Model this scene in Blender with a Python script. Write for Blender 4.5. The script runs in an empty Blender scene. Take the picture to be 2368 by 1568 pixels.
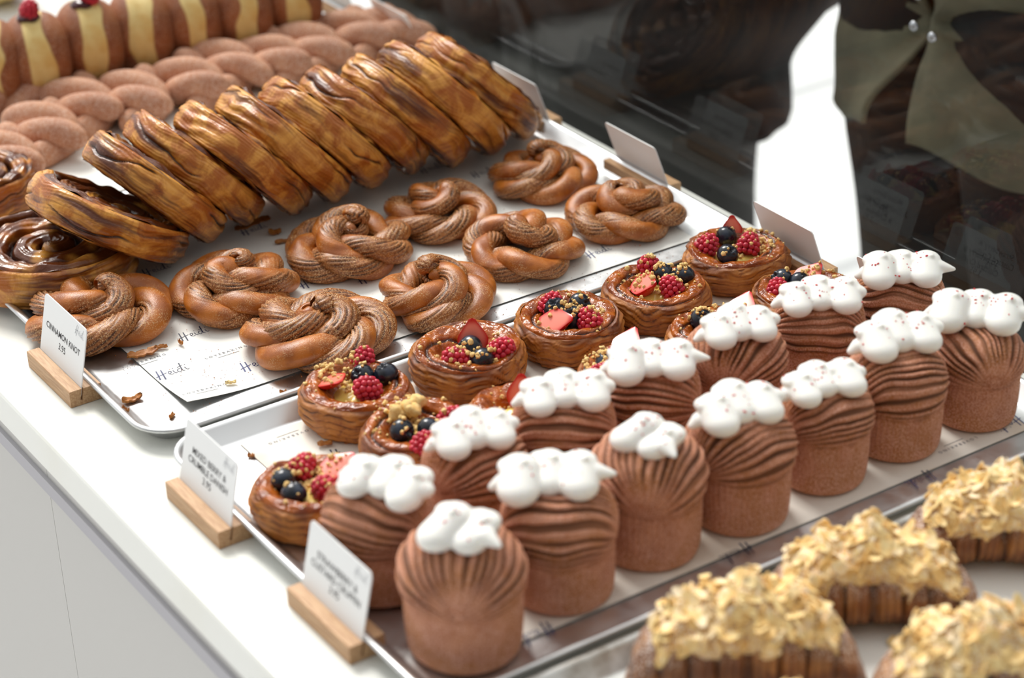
import bpy, math, random
import numpy as np
from mathutils import Vector, Matrix
from mathutils.bvhtree import BVHTree

# ---------------------------------------------------------------- scene basics
scene = bpy.context.scene
COL = scene.collection
PI = math.pi
ZC = 0.85                       # height of the counter top
ZT = ZC + 0.003                 # floor of the baking trays
ZP = ZC + 0.0042                # baking paper on the trays
CAM = np.array([0.0, 0.0, ZC + 0.9])
FPX = 5239.285                  # focal length in pixels of the 2368 px wide frame
RW = np.array([[0.83281211, 0.28682136, -0.47345275],
               [-0.55261734, 0.3810032, -0.74124938],
               [-0.03221914, 0.87895965, 0.47580653]])

def ray(x, y):
    d = RW @ np.array([x - 1184.0, 784.0 - y, -FPX])
    return d / np.linalg.norm(d)

def at(x, y, z):                # where the sight line through a pixel meets height z
    d = ray(x, y)
    return CAM + d * ((z - CAM[2]) / d[2])

def atx(x, y, X):               # ... and where it meets the upright plane at X
    d = ray(x, y)
    return CAM + d * (X / d[0])

# ---------------------------------------------------------------- numeric noise
def _hash(ix, iy, iz, seed):
    h = (ix * 374761393 + iy * 668265263 + iz * 1442695041 + seed * 974634777) & 0xFFFFFFFF
    h = ((h ^ (h >> 13)) * 1274126177) & 0xFFFFFFFF
    h = h ^ (h >> 16)
    return (h & 0xFFFF) / 65535.0

def vnoise(x, y, z, seed=0):    # smooth value noise, -1..1
    x, y, z = np.broadcast_arrays(np.asarray(x, float), np.asarray(y, float), np.asarray(z, float))
    ix, iy, iz = (np.floor(a).astype(np.int64) for a in (x, y, z))
    fx, fy, fz = x - ix, y - iy, z - iz
    fx, fy, fz = (f * f * (3 - 2 * f) for f in (fx, fy, fz))
    r = 0
    for dx in (0, 1):
        for dy in (0, 1):
            for dz in (0, 1):
                w = (fx if dx else 1 - fx) * (fy if dy else 1 - fy) * (fz if dz else 1 - fz)
                r = r + w * _hash(ix + dx, iy + dy, iz + dz, seed)
    return r * 2 - 1

def fbm(x, y, z, seed=0, oct=3):
    r, a, f = 0, 1.0, 1.0
    for o in range(oct):
        r = r + a * vnoise(np.asarray(x) * f, np.asarray(y) * f, np.asarray(z) * f, seed + o * 17)
        a *= .5; f *= 2.03
    return r / 1.75

def sstep(a, b, x):
    t = np.clip((np.asarray(x, float) - a) / (b - a), 0, 1)
    return t * t * (3 - 2 * t)

# ---------------------------------------------------------------- mesh building
class MB:
    """collects vertices, faces and point attributes for ONE mesh object"""
    def __init__(s):
        s.v, s.f, s.at, s.n, s.mi = [], [], {}, 0, []
    def add(s, V, F, mi=0, **at):
        V = np.asarray(V, float).reshape(-1, 3)
        for k in at:
            if k not in s.at: s.at[k] = [np.zeros(s.n)]
        for k in s.at:
            a = at.get(k, 0.0)
            s.at[k].append(np.full(len(V), float(a)) if np.isscalar(a) else np.asarray(a, float).ravel())
        s.f += [tuple(int(i) + s.n for i in f) for f in F]
        s.mi += [mi] * len(F)
        s.v.append(V); s.n += len(V)
        return s
    def grid(s, P, wu=False, wv=False, cap0=False, cap1=False, mi=0, **at):
        nu, nv, _ = P.shape
        at = {k: np.broadcast_to(np.asarray(a, float), (nu, nv)) for k, a in at.items()}
        F = []
        for i in range(nu if wu else nu - 1):
            i2 = (i + 1) % nu
            for j in range(nv if wv else nv - 1):
                j2 = (j + 1) % nv
                F.append((i * nv + j, i2 * nv + j, i2 * nv + j2, i * nv + j2))
        if cap0: F.append(tuple(range(nv)))
        if cap1: F.append(tuple((nu - 1) * nv + j for j in reversed(range(nv))))
        return s.add(P.reshape(-1, 3), F, mi, **at)
    def box(s, x0, x1, y0, y1, z0, z1, mi=0):
        V = [(x, y, z) for x in (x0, x1) for y in (y0, y1) for z in (z0, z1)]
        F = [(0, 1, 3, 2), (4, 6, 7, 5), (0, 4, 5, 1), (2, 3, 7, 6), (0, 2, 6, 4), (1, 5, 7, 3)]
        return s.add(V, F, mi)
    def mesh(s, name, smooth=True):
        V = np.concatenate(s.v)
        me = bpy.data.meshes.new(name)
        me.from_pydata(V.tolist(), [], s.f)
        for k, a in s.at.items():
            A = me.attributes.new(k, 'FLOAT', 'POINT')
            A.data.foreach_set('value', np.concatenate(a).astype(np.float32))
        if smooth: me.polygons.foreach_set('use_smooth', [True] * len(me.polygons))
        if any(s.mi): me.polygons.foreach_set('material_index', s.mi)
        me.update()
        return me

def link(name, me, mat=None, parent=None, loc=(0, 0, 0), rot=(0, 0, 0), scale=None):
    o = bpy.data.objects.new(name, me)
    COL.objects.link(o)
    if mat is not None and not len(me.materials):
        for m in (mat if isinstance(mat, (list, tuple)) else [mat]): me.materials.append(m)
    o.location = tuple(float(v) for v in loc); o.rotation_euler = rot
    if scale is not None: o.scale = (scale,) * 3 if np.isscalar(scale) else scale
    if parent is not None: o.parent = parent
    return o

def thing(name, label, cat, loc=(0, 0, 0), rz=0.0, group=None):
    o = bpy.data.objects.new(name, None)
    COL.objects.link(o)
    o.empty_display_size = .02
    o.location = tuple(float(v) for v in loc); o.rotation_euler = (0, 0, rz)
    return tag(o, label, cat, group)

def tag(o, label, cat, group=None):
    o['label'] = label; o['category'] = cat
    if group: o['group'] = group
    return o

def struct(name, me, mat, label=None, cat=None, **k):
    o = link(name, me, mat, **k); o['kind'] = 'structure'
    if label: o['label'] = label; o['category'] = cat
    return o

def stuff(o):
    o['kind'] = 'stuff'; return o

_ico = {}
def ico(sub):
    if sub not in _ico:
        import bmesh
        b = bmesh.new(); bmesh.ops.create_icosphere(b, subdivisions=sub, radius=1)
        _ico[sub] = (np.array([v.co for v in b.verts]), [tuple(v.index for v in f.verts) for f in b.faces]); b.free()
    return _ico[sub]

def rotm(rng):
    q = rng.normal(size=4); q /= np.linalg.norm(q); w, x, y, z = q
    return np.array([[1-2*(y*y+z*z), 2*(x*y-z*w), 2*(x*z+y*w)], [2*(x*y+z*w), 1-2*(x*x+z*z), 2*(y*z-x*w)], [2*(x*z-y*w), 2*(y*z+x*w), 1-2*(x*x+y*y)]])

def realize(o, name):
    """a mesh with the modifiers of o baked in; o itself is removed"""
    dg = bpy.context.evaluated_depsgraph_get(); dg.update()
    me = bpy.data.meshes.new_from_object(o.evaluated_get(dg))
    me.name = name
    bpy.data.objects.remove(o)
    return me

def fused(mb, name, voxel, smooth_it=6):
    """fuse overlapping closed shapes into one continuous smooth skin"""
    o = link('tmp', mb.mesh('tmp'))
    m = o.modifiers.new('r', 'REMESH'); m.mode = 'VOXEL'; m.voxel_size = voxel; m.use_smooth_shade = True
    if smooth_it:
        k = o.modifiers.new('s', 'SMOOTH'); k.factor = .5; k.iterations = smooth_it
    return realize(o, name)

def spline(pts, n):
    """Catmull-Rom through pts, n samples"""
    P = np.asarray(pts, float); m = len(P) - 1
    Q = np.vstack([2 * P[0] - P[1], P, 2 * P[-1] - P[-2]])
    t = np.linspace(0, m - 1e-9, n); i = t.astype(int); u = (t - i)[:, None]
    a, b, c, d = Q[i], Q[i + 1], Q[i + 2], Q[i + 3]
    return .5 * (2 * b + (c - a) * u + (2 * a - 5 * b + 4 * c - d) * u**2 + (3 * b - 3 * c + d - a) * u**3)

def frames(C, up=(0, 0, 1)):
    T = np.gradient(C, axis=0); T /= np.linalg.norm(T, axis=1)[:, None] + 1e-12
    B = np.cross(T, np.asarray(up, float)); B /= np.linalg.norm(B, axis=1)[:, None] + 1e-9
    Nn = np.cross(B, T)
    return T, Nn, B

def tube(C, R, nseg=12, up=(0, 0, 1), sx=1.0, sy=1.0, roll=None):
    T, Nn, B = frames(np.asarray(C, float), up)
    a = np.linspace(0, 2 * PI, nseg, endpoint=False)
    if roll is None: roll = np.zeros(len(C))
    A = a[None, :] + roll[:, None]
    R = np.asarray(R, float)
    if R.ndim == 1: R = R[:, None] * np.ones((1, nseg))
    return C[:, None, :] + (R * sx * np.cos(A))[..., None] * B[:, None, :] + (R * sy * np.sin(A))[..., None] * Nn[:, None, :]

# ---------------------------------------------------------------- materials
class Mat:
    def __init__(s, name, color=(.5, .5, .5), rough=.5, metal=0.0, **kw):
        s.m = bpy.data.materials.new(name); s.m.use_nodes = True
        s.nt = s.m.node_tree; s.bs = s.nt.nodes['Principled BSDF']
        s.set('Base Color', color); s.set('Roughness', rough); s.set('Metallic', metal)
        for k, v in kw.items(): s.set(k.replace('_', ' '), v)
    def set(s, k, v):
        i = s.bs.inputs[k] if isinstance(k, str) else k
        if hasattr(v, 'is_linked') or isinstance(v, bpy.types.NodeSocket): s.nt.links.new(v, i)
        elif isinstance(v, (tuple, list)) and len(v) == 3 and i.type == 'RGBA': i.default_value = (*v, 1)
        else: i.default_value = v
    def node(s, t): return s.nt.nodes.new(t)
    def attr(s, name):
        n = s.node('ShaderNodeAttribute'); n.attribute_name = name; return n.outputs['Fac']
    def coord(s, sc=(1, 1, 1), kind='Object'):
        n = s.node('ShaderNodeTexCoord'); mp = s.node('ShaderNodeMapping')
        mp.inputs['Scale'].default_value = sc
        s.nt.links.new(n.outputs[kind], mp.inputs['Vector']); return mp.outputs[0]
    def noise(s, scale, detail=2, rough=.5, sc=(1, 1, 1), dist=0.0):
        n = s.node('ShaderNodeTexNoise'); s.nt.links.new(s.coord(sc), n.inputs['Vector'])
        n.inputs['Scale'].default_value = scale; n.inputs['Detail'].default_value = detail
        n.inputs['Roughness'].default_value = rough; n.inputs['Distortion'].default_value = dist
        return n.outputs['Fac']
    def voro(s, scale, sc=(1, 1, 1), feat='F1', rnd=1.0):
        n = s.node('ShaderNodeTexVoronoi'); n.feature = feat; s.nt.links.new(s.coord(sc), n.inputs['Vector'])
        n.inputs['Scale'].default_value = scale; n.inputs['Randomness'].default_value = rnd
        return n.outputs['Distance']
    def rng(s, v, a, b, c=0.0, d=1.0):
        n = s.node('ShaderNodeMapRange'); n.interpolation_type = 'SMOOTHSTEP'
        s.nt.links.new(v, n.inputs[0])
        for i, x in enumerate((a, b, c, d)): n.inputs[i + 1].default_value = x
        return n.outputs[0]
    def math(s, op, a, b=0.0):
        n = s.node('ShaderNodeMath'); n.operation = op; s.set(n.inputs[0], a); s.set(n.inputs[1], b); return n.outputs[0]
    def mix(s, f, a, b):
        n = s.node('ShaderNodeMix'); n.data_type = 'RGBA'
        s.set(n.inputs[0], f); s.set(n.inputs[6], a); s.set(n.inputs[7], b); return n.outputs[2]
    def bump(s, h, strength=.5, dist=.001):
        n = s.node('ShaderNodeBump'); s.nt.links.new(h, n.inputs['Height'])
        n.inputs['Strength'].default_value = strength; n.inputs['Distance'].default_value = dist
        s.set('Normal', n.outputs[0]); return n.outputs[0]

def make_mats():
    D = {}
    # sugared cinnamon dough
    m = Mat('cinnamon_dough', rough=.42); g = m.attr('groove')
    big = m.noise(55, 3); tone = m.rng(big, .35, .65)
    skin = m.mix(tone, (.30, .076, .007), (.50, .150, .015))
    lam = m.mix(m.rng(m.noise(420, 2), .35, .65), (.24, .072, .014), (.40, .145, .034))
    c = m.mix(m.attr('lam'), skin, lam)
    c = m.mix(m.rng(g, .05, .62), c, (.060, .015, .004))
    patch = m.rng(m.noise(45, 3, .6), .44, .62)
    sug = m.math('MULTIPLY', m.rng(m.noise(900, 1.5), .53, .61), m.math('ADD', m.math('MULTIPLY', patch, .52), m.math('MULTIPLY', m.attr('lam'), .4)))
    c = m.mix(sug, c, (.70, .44, .22)); m.set('Base Color', c)
    m.set('Roughness', m.math('ADD', .36, m.math('MULTIPLY', sug, .45)))
    m.bump(m.noise(1300, 1), .35, .0006); D['knot'] = m.m
    # flaky baked pastry, golden to brown
    m = Mat('flaky_pastry', rough=.5); g = m.attr('groove'); b = m.attr('bake')
    c = m.mix(m.rng(m.noise(70, 4, .6), .3, .7), (.50, .19, .030), (.33, .098, .013))
    c = m.mix(m.rng(b, .1, 1.0), c, (.17, .044, .009))
    c = m.mix(m.rng(m.noise(140, 4, .6), .55, .75), c, (.22, .065, .013))
    c = m.mix(m.rng(g, .15, 1.0), c, (.065, .018, .006))
    m.set('Base Color', c); m.bump(m.noise(500, 3), .4, .0008); D['flaky'] = m.m
    # glazed danish top
    m = Mat('amber_glaze', rough=.07); b = m.attr('groove')
    c = m.mix(m.rng(m.noise(60, 3), .35, .65), (.42, .105, .011), (.22, .044, .006))
    c = m.mix(m.rng(b, .1, .9), c, (.060, .014, .005)); m.set('Base Color', c)
    m.set('Specular IOR Level', .5); m.bump(m.noise(210, 3, .55), .8, .0021); D['glaze'] = m.m
    # big glazed swirls
    m = Mat('glazed_swirl', rough=.33); g = m.attr('groove'); b = m.attr('bake'); f = m.attr('face')
    c = m.mix(m.rng(m.noise(38, 4, .65, dist=.6), .36, .62), (.78, .365, .066), (.43, .122, .013))
    c = m.mix(m.rng(b, .38, 1.02), c, (.115, .027, .006))
    c = m.mix(m.rng(g, .1, .9), c, (.030, .008, .005))
    m.set('Base Color', c); m.set('Roughness', m.math('SUBTRACT', .34, m.math('MULTIPLY', f, .16)))
    m.bump(m.noise(300, 3), .4, .0012); D['swirl'] = m.m
    # cruffin dough dusted in pink sugar
    m = Mat('cruffin_dough', rough=.72); g = m.attr('groove')
    c = m.mix(m.rng(m.noise(50, 3), .35, .65), (.52, .205, .095), (.42, .145, .060))
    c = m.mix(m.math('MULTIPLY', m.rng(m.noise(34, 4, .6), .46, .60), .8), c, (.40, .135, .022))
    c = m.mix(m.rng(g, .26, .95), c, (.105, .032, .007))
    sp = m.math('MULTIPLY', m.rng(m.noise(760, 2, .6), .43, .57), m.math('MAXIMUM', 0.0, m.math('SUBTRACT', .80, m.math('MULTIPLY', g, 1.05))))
    c = m.mix(sp, c, (.74, .41, .31)); m.set('Base Color', c)
    m.bump(m.noise(820, 2, .6), .7, .0009); D['cruffin'] = m.m
    m = Mat('whipped_cream', (.91, .90, .855), .38, Subsurface_Weight=.25, Subsurface_Radius=(.01, .008, .005), Subsurface_Scale=.6)
    D['cream'] = m.m
    D['sprinkle'] = Mat('raspberry_dust', (.62, .035, .045), .7).m
    m = Mat('raspberry_red', (.42, .010, .022), .30, Subsurface_Weight=.15, Subsurface_Radius=(.01, .002, .002), Subsurface_Scale=.4)
    m.set('Base Color', m.mix(m.rng(m.noise(160, 2), .3, .7), (.66, .030, .065), (.44, .014, .036))); D['raspberry'] = m.m
    m = Mat('blueberry_skin', rough=.22)
    m.set('Base Color', m.mix(m.rng(m.noise(120, 3), .42, .75), (.006, .008, .014), (.026, .038, .066))); D['blueberry'] = m.m
    m = Mat('strawberry_flesh', rough=.24); i = m.attr('inner')
    c = m.mix(m.rng(i, .0, 1.0), (.62, .016, .016), (.92, .26, .19))
    seed = m.math('MULTIPLY', m.rng(m.voro(330), .12, .2, 1, 0), m.rng(i, 0.02, .06, 1, 0))
    m.set('Base Color', m.mix(seed, c, (.75, .45, .10))); D['strawberry'] = m.m
    D['custard'] = Mat('custard', (.80, .58, .14), .25).m
    m = Mat('crumble', rough=.85)
    m.set('Base Color', m.mix(m.rng(m.noise(260, 2), .3, .7), (.90, .66, .29), (.80, .50, .17))); m.bump(m.noise(900, 2), .5, .0006); D['crumble'] = m.m
    # doughnuts
    m = Mat('sugared_doughnut', rough=.65); b = m.attr('band')
    c = m.mix(m.rng(m.noise(45, 3), .35, .65), (.33, .105, .028), (.235, .066, .017))
    c = m.mix(m.math('MULTIPLY', m.rng(m.noise(500, 2, .7), .45, .7), .32), c, (.66, .46, .34))
    pale = m.mix(m.rng(m.noise(60, 3), .4, .7), (.80, .62, .25), (.72, .48, .15))
    m.set('Base Color', m.mix(m.rng(b, .35, .65), c, pale)); m.bump(m.noise(700, 2), .4, .0008); D['doughnut'] = m.m
    D['jam'] = Mat('dark_jam', (.055, .006, .012), .06).m
    m = Mat('sugared_twist', rough=.75); g = m.attr('groove')
    c = m.mix(m.rng(m.noise(40, 3), .35, .65), (.54, .235, .11), (.40, .145, .06))
    c = m.mix(m.math('MULTIPLY', m.rng(m.noise(480, 2, .7), .36, .68), .55), c, (.78, .60, .50))
    m.set('Base Color', m.mix(g, c, (.14, .045, .02))); m.bump(m.noise(800, 2), .4, .0008); D['twist'] = m.m
    m = Mat('toasted_almond', rough=.55)
    c = m.mix(m.rng(m.noise(130, 2), .3, .7), (.93, .73, .36), (.86, .57, .21))
    m.set('Base Color', m.mix(m.math('MULTIPLY', m.rng(m.noise(55, 3, .6), .50, .66), .5), c, (.94, .88, .76))); D['almond'] = m.m
    m = Mat('frangipane', rough=.6)
    c = m.mix(m.rng(m.noise(90, 4, .65), .35, .62), (.90, .69, .30), (.66, .37, .11))
    n = m.node('ShaderNodeNewGeometry'); 
    c = m.mix(m.math('MULTIPLY', m.rng(m.noise(420, 3, .7), .46, .62), .8), c, (.90, .84, .74))
    m.set('Base Color', c); m.bump(m.noise(300, 3), .6, .002); D['frangipane'] = m.m
    m = Mat('croissant_crust', rough=.5); g = m.attr('groove'); b = m.attr('bake')
    c = m.mix(m.rng(m.noise(60, 4), .35, .65), (.30, .105, .026), (.46, .20, .055))
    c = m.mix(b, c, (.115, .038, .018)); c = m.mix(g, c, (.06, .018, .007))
    c = m.mix(m.math('MULTIPLY', m.math('MULTIPLY', m.rng(m.noise(500, 3, .7), .50, .62), m.attr('dust')), .9), c, (.80, .70, .62))
    m.set('Base Color', c); m.bump(m.noise(400, 3), .4, .001); D['croissant'] = m.m
    # things
    m = Mat('tray_aluminium', (.62, .63, .62), .34, 1.0)
    sc = m.noise(70, 4, .6)
    m.set('Base Color', m.mix(m.rng(m.noise(9, 4, .6), .45, .8), (.68, .69, .70), (.55, .55, .54)))
    m.set('Roughness', m.rng(sc, .3, .7, .36, .46)); m.bump(m.noise(12, 3), .04, .003); D['tray'] = m.m
    m = Mat('worn_tray_metal', (.30, .29, .26), .36, 1.0)
    m.set('Base Color', m.mix(m.rng(m.noise(22, 5, .65), .42, .66), (.60, .60, .58), (.33, .30, .26)))
    m.set('Roughness', m.rng(m.noise(18, 4), .3, .7, .28, .5)); D['worn'] = m.m
    m = Mat('baking_paper', (.83, .83, .79), .7); D['paper'] = m.m
    m = Mat('greased_paper', rough=.6)
    m.set('Base Color', m.mix(m.rng(m.noise(14, 3), .45, .65), (.78, .74, .67), (.68, .60, .50))); D['greased'] = m.m
    m = Mat('blue_ink', rough=.5)
    m.set('Base Color', m.mix(m.rng(m.noise(20, 2), .4, .6), (.010, .016, .050), (.030, .050, .19))); D['ink'] = m.m
    D['print'] = Mat('black_print', (.025, .022, .024), .6).m
    D['greyprint'] = Mat('grey_print', (.10, .11, .15), .6).m
    D['card'] = Mat('white_card', (.90, .91, .91), .45).m
    m = Mat('beech_wood', rough=.5)
    w = m.noise(90, 4, .6, sc=(6, .5, 6), dist=.4)
    c = m.mix(m.rng(w, .35, .65), (.60, .37, .195), (.44, .235, .105)); m.set('Base Color', c); m.bump(w, .15, .0006); D['wood'] = m.m
    m = Mat('counter_laminate', (.86, .87, .82), .28)
    m.set('Base Color', m.mix(m.rng(m.noise(5, 4), .5, .75), (.87, .88, .83), (.84, .84, .76))); D['counter'] = m.m
    D['panel'] = Mat('grey_panel', (.60, .59, .565), .6).m
    D['strip'] = Mat('lilac_strip', (.47, .46, .49), .6).m
    # clear screen: plain see-through plus surface reflection
    m = Mat('clear_screen'); nt = m.nt
    g = m.node('ShaderNodeNewGeometry'); dt = m.node('ShaderNodeVectorMath'); dt.operation = 'DOT_PRODUCT'
    nt.links.new(g.outputs['Normal'], dt.inputs[0]); nt.links.new(g.outputs['Incoming'], dt.inputs[1])
    k = m.math('POWER', m.math('SUBTRACT', 1.0, m.math('ABSOLUTE', dt.outputs['Value'])), 5.0)
    fz = m.math('ADD', .024, m.math('MULTIPLY', k, .8))
    tr = m.node('ShaderNodeBsdfTransparent'); tr.inputs[0].default_value = (.97, .985, .98, 1)
    gl = m.node('ShaderNodeBsdfGlossy'); gl.inputs['Roughness'].default_value = .004
    mx = m.node('ShaderNodeMixShader'); nt.links.new(fz, mx.inputs[0]); nt.links.new(tr.outputs[0], mx.inputs[1]); nt.links.new(gl.outputs[0], mx.inputs[2])
    nt.links.new(mx.outputs[0], nt.nodes['Material Output'].inputs['Surface']); D['glass'] = m.m
    # people and surroundings
    m = Mat('olive_cotton', rough=.9)
    m.set('Base Color', m.mix(m.rng(m.noise(9, 4, .6), .35, .65), (.17, .155, .10), (.11, .10, .066))); m.bump(m.noise(900, 1), .3, .001); D['olive'] = m.m
    m = Mat('dark_wool', rough=.95)
    m.set('Base Color', m.mix(m.rng(m.noise(12, 3), .35, .65), (.009, .006, .006), (.006, .005, .005))); D['coat'] = m.m
    D['trousers'] = Mat('black_denim', (.007, .006, .007), .9).m
    D['brownpants'] = Mat('dark_brown_denim', (.010, .007, .0065), .9).m
    D['skin'] = Mat('skin', (.55, .30, .21), .5).m
    D['hair'] = Mat('dark_hair', (.020, .012, .008), .45).m
    D['shoe'] = Mat('black_leather', (.014, .013, .013), .35).m
    D['snap'] = Mat('snap_metal', (.62, .62, .66), .25, 1.0).m
    m = Mat('pale_paving', rough=.8)
    br = m.node('ShaderNodeTexBrick'); nt = m.nt; nt.links.new(m.coord((1, 1, 1)), br.inputs['Vector'])
    br.inputs['Color1'].default_value = (.80, .80, .80, 1); br.inputs['Color2'].default_value = (.77, .77, .775, 1)
    br.inputs['Mortar'].default_value = (.56, .56, .57, 1); br.inputs['Scale'].default_value = 1.0
    br.inputs['Mortar Size'].default_value = .02; br.inputs['Brick Width'].default_value = 1.3; br.inputs['Row Height'].default_value = .65
    m.set('Base Color', br.outputs['Color']); D['paving'] = m.m
    return D
MT = make_mats()
# ================================================================ pastry shapes
def strand(mb, C, r, seed, up=(0, 0, 1), nseg=30, ridges=13, lamw=1.0, roll=None, amp=.00105, smooth_side=0.0, **kw):
    """one dough strand: laminated ridges on one side, smooth skin on the other"""
    n = len(C); u = np.linspace(0, 1, n)[:, None]
    L = np.linalg.norm(np.diff(C, axis=0), axis=1).sum()
    a = np.linspace(0, 2 * PI, nseg, endpoint=False)[None, :]
    s = u * L * 60
    lam = sstep(-.75, .15, np.cos(a - smooth_side) + .7 * vnoise(s * .45, 0, 0, seed)) * lamw
    w = a * ridges + 2.2 * vnoise(s * .7, a * 0 + .5, 0, seed + 1) + 1.1 * vnoise(s * 1.7, a * 1.3, 0, seed + 2)
    rid = np.sin(w) * .6 + .4 * np.sin(w * 2.1 + 1)
    R = r[:, None] * (1 + .07 * vnoise(s * .5, np.cos(a) * 1.2, np.sin(a) * 1.2, seed + 3)) + amp * rid * lam
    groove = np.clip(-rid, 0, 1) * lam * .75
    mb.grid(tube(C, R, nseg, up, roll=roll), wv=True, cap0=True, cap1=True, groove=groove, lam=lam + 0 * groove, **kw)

def knot_mesh(seed, turns=1.85, dirn=1, lift=.016, pitch=.088):
    rng = np.random.default_rng(seed)
    n = 300; t = np.linspace(0, 1, n)
    ph = rng.uniform(0, 6.28) + dirn * 2 * PI * turns * t
    R = .0405 - .0255 * sstep(.46, .74, t) - .0130 * sstep(.78, 1, t)
    R = R * (1 + .06 * np.sin(2 * ph + rng.uniform(0, 6)) * (1 - t))
    z = .0155 + (lift + .004) * sstep(.44, .72, t) + .009 * sstep(.76, 1, t) - .004 * sstep(.1, 0, t)
    C = np.stack([R * np.cos(ph), R * np.sin(ph), z], 1)
    arc = np.concatenate([[0], np.cumsum(np.linalg.norm(np.diff(C, axis=0), axis=1))])
    T, Nn, B = frames(C)
    mb = MB()
    taper = (.55 + .45 * sstep(0, .05, t)) * (.55 + .45 * sstep(1, .93, t))
    for k in (0, 1):
        al = rng.uniform(0, 6) if k == 0 else al + PI
        A = al + dirn * 2 * PI * arc / pitch
        off = .0088 * taper
        S = C + (off * np.cos(A))[:, None] * B + (off * .8 * np.sin(A))[:, None] * Nn
        strand(mb, S, .0118 * taper * (1 + .08 * np.sin(arc * 70 + k)), seed * 7 + k, nseg=46, ridges=15,
               roll=dirn * A * .85 + rng.uniform(0, 6), smooth_side=rng.uniform(0, 6))
    for V in mb.v:
        V[:, 2] *= .80; V[:, 2] = np.maximum(V[:, 2], .0006 + V[:, 2] * .12)
    return mb.mesh('knot')

def ring_profile(prof, ns, nt, fn=None):
    """lathe: prof (r,z) points; fn(theta,s,r,z)->(r,z,attrs)"""
    P = spline(prof, ns); th = np.linspace(0, 2 * PI, nt, endpoint=False)
    s = np.linspace(0, 1, ns)[None, :]; T = th[:, None] + 0 * s
    r = P[None, :, 0] + 0 * T; z = P[None, :, 1] + 0 * T
    at = {}
    if fn: r, z, at = fn(T, s + 0 * T, r, z)
    return np.stack([r * np.cos(T), r * np.sin(T), z], -1), at

def danish_meshes(seed):
    rng = np.random.default_rng(seed)
    ph = rng.uniform(0, 6, 4)
    # side and base: stacked flaky layers
    def side(T, s, r, z):
        ct, st = np.cos(T) * 2.2, np.sin(T) * 2.2
        wav = .0065 * vnoise(ct, st, 0, seed) + .002 * np.sin(3 * T + ph[0]) + .0016 * vnoise(ct * 3.5, st * 3.5, z * 70, seed + 11)
        mod = .45 + .55 * vnoise(ct * 1.7, st * 1.7, z * 110, seed + 12)
        lay = mod * np.sin((z + wav) * 1000 + 2.5 * vnoise(ct * 1.3, st * 1.3, z * 60, seed + 1))
        lay2 = np.sin((z + wav * 1.6) * 1900 + 4 * vnoise(ct * 2, st * 2, z * 90, seed + 5))
        on = sstep(.12, .22, s) * sstep(1.0, .88, s)
        r2 = r * (1 + .025 * np.sin(2 * T + ph[1]) + .018 * np.sin(3 * T + ph[2])) + on * (.0012 * lay + .0004 * lay2 + .0012 * vnoise(ct * 1.6, st * 1.6, z * 90, seed + 14))
        g = np.clip(-lay * .8 - .3 * lay2, 0, 1) * on
        bake = np.clip(sstep(.55, .95, s) * (.5 + .5 * vnoise(ct * 1.5, st * 1.5, 3, seed + 2)) + .55 * sstep(.15, .9, vnoise(ct * 1.1, st * 1.1, 7, seed + 9)), 0, 1)
        return r2, z + on * wav * .35, dict(groove=g, bake=bake)
    P, at_ = ring_profile([(.0005, 0), (.036, .0), (.0425, .0025), (.0462, .010), (.0470, .018), (.0462, .0245), (.0440, .0285), (.0415, .0300)], 84, 150, side)
    a = MB().grid(P, wu=True, groove=at_['groove'], bake=at_['bake'])
    # glazed top: rolled rim, inner well, folded swirl creases
    def top(T, s, r, z):
        ct, st = np.cos(T) * 2, np.sin(T) * 2
        base = (1 + .025 * np.sin(2 * T + ph[1]) + .018 * np.sin(3 * T + ph[2]))
        swirl = T * 1 + s * 7.5 + ph[3] + .5 * vnoise(ct, st, s * 3, seed + 3)
        cr = np.exp(-((np.mod(swirl, 2 * PI) - PI) / .33) ** 2)
        n = vnoise(ct * 1.5, st * 1.5, s * 5, seed + 4)
        w2 = vnoise(ct * 4, st * 4, s * 14, seed + 6)
        on = sstep(0, .12, s) * sstep(1, .8, s)
        return r * base, z + .0016 * n * on + .0009 * w2 * on - .0024 * cr * on + .0011 * np.sin(T * 2 + ph[0]) * sstep(1, .4, s), dict(groove=cr * on)
    P, at_ = ring_profile([(.0424, .0288), (.0412, .0310), (.0375, .0324), (.0315, .0316), (.0262, .0284), (.0215, .0232), (.015, .0200), (.0005, .0196)], 56, 150, top)
    b = MB().grid(P, wu=True, groove=at_['groove'])
    # custard pool
    def cu(T, s, r, z):
        n = vnoise(np.cos(T) * 2, np.sin(T) * 2, s * 3, seed + 8)
        return r * (1 + .12 * n), z + .0012 * n * (1 - s), {}
    P, _ = ring_profile([(.0005, .0248), (.009, .0245), (.0150, .0232), (.0205, .0205), (.019, .0185)], 20, 60, cu)
    c = MB().grid(P, wu=True)
    return a.mesh('pastry_case'), b.mesh('glazed_top'), c.mesh('custard')

def lumps(mb, pts, radii, seed, sub=2, rough=.35):
    rng = np.random.default_rng(seed)
    V0, F0 = ico(sub)
    for p, r in zip(pts, radii):
        V = V0 @ rotm(rng).T
        o = rng.uniform(0, 50, 3)
        d = 1 + rough * vnoise(V[:, 0] * 1.6 + o[0], V[:, 1] * 1.6 + o[1], V[:, 2] * 1.6 + o[2], seed) + rough * .5 * vnoise(V[:, 0] * 4 + o[1], V[:, 1] * 4, V[:, 2] * 4, seed + 1)
        mb.add(V * d[:, None] * r + np.asarray(p), F0)
    return mb

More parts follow.
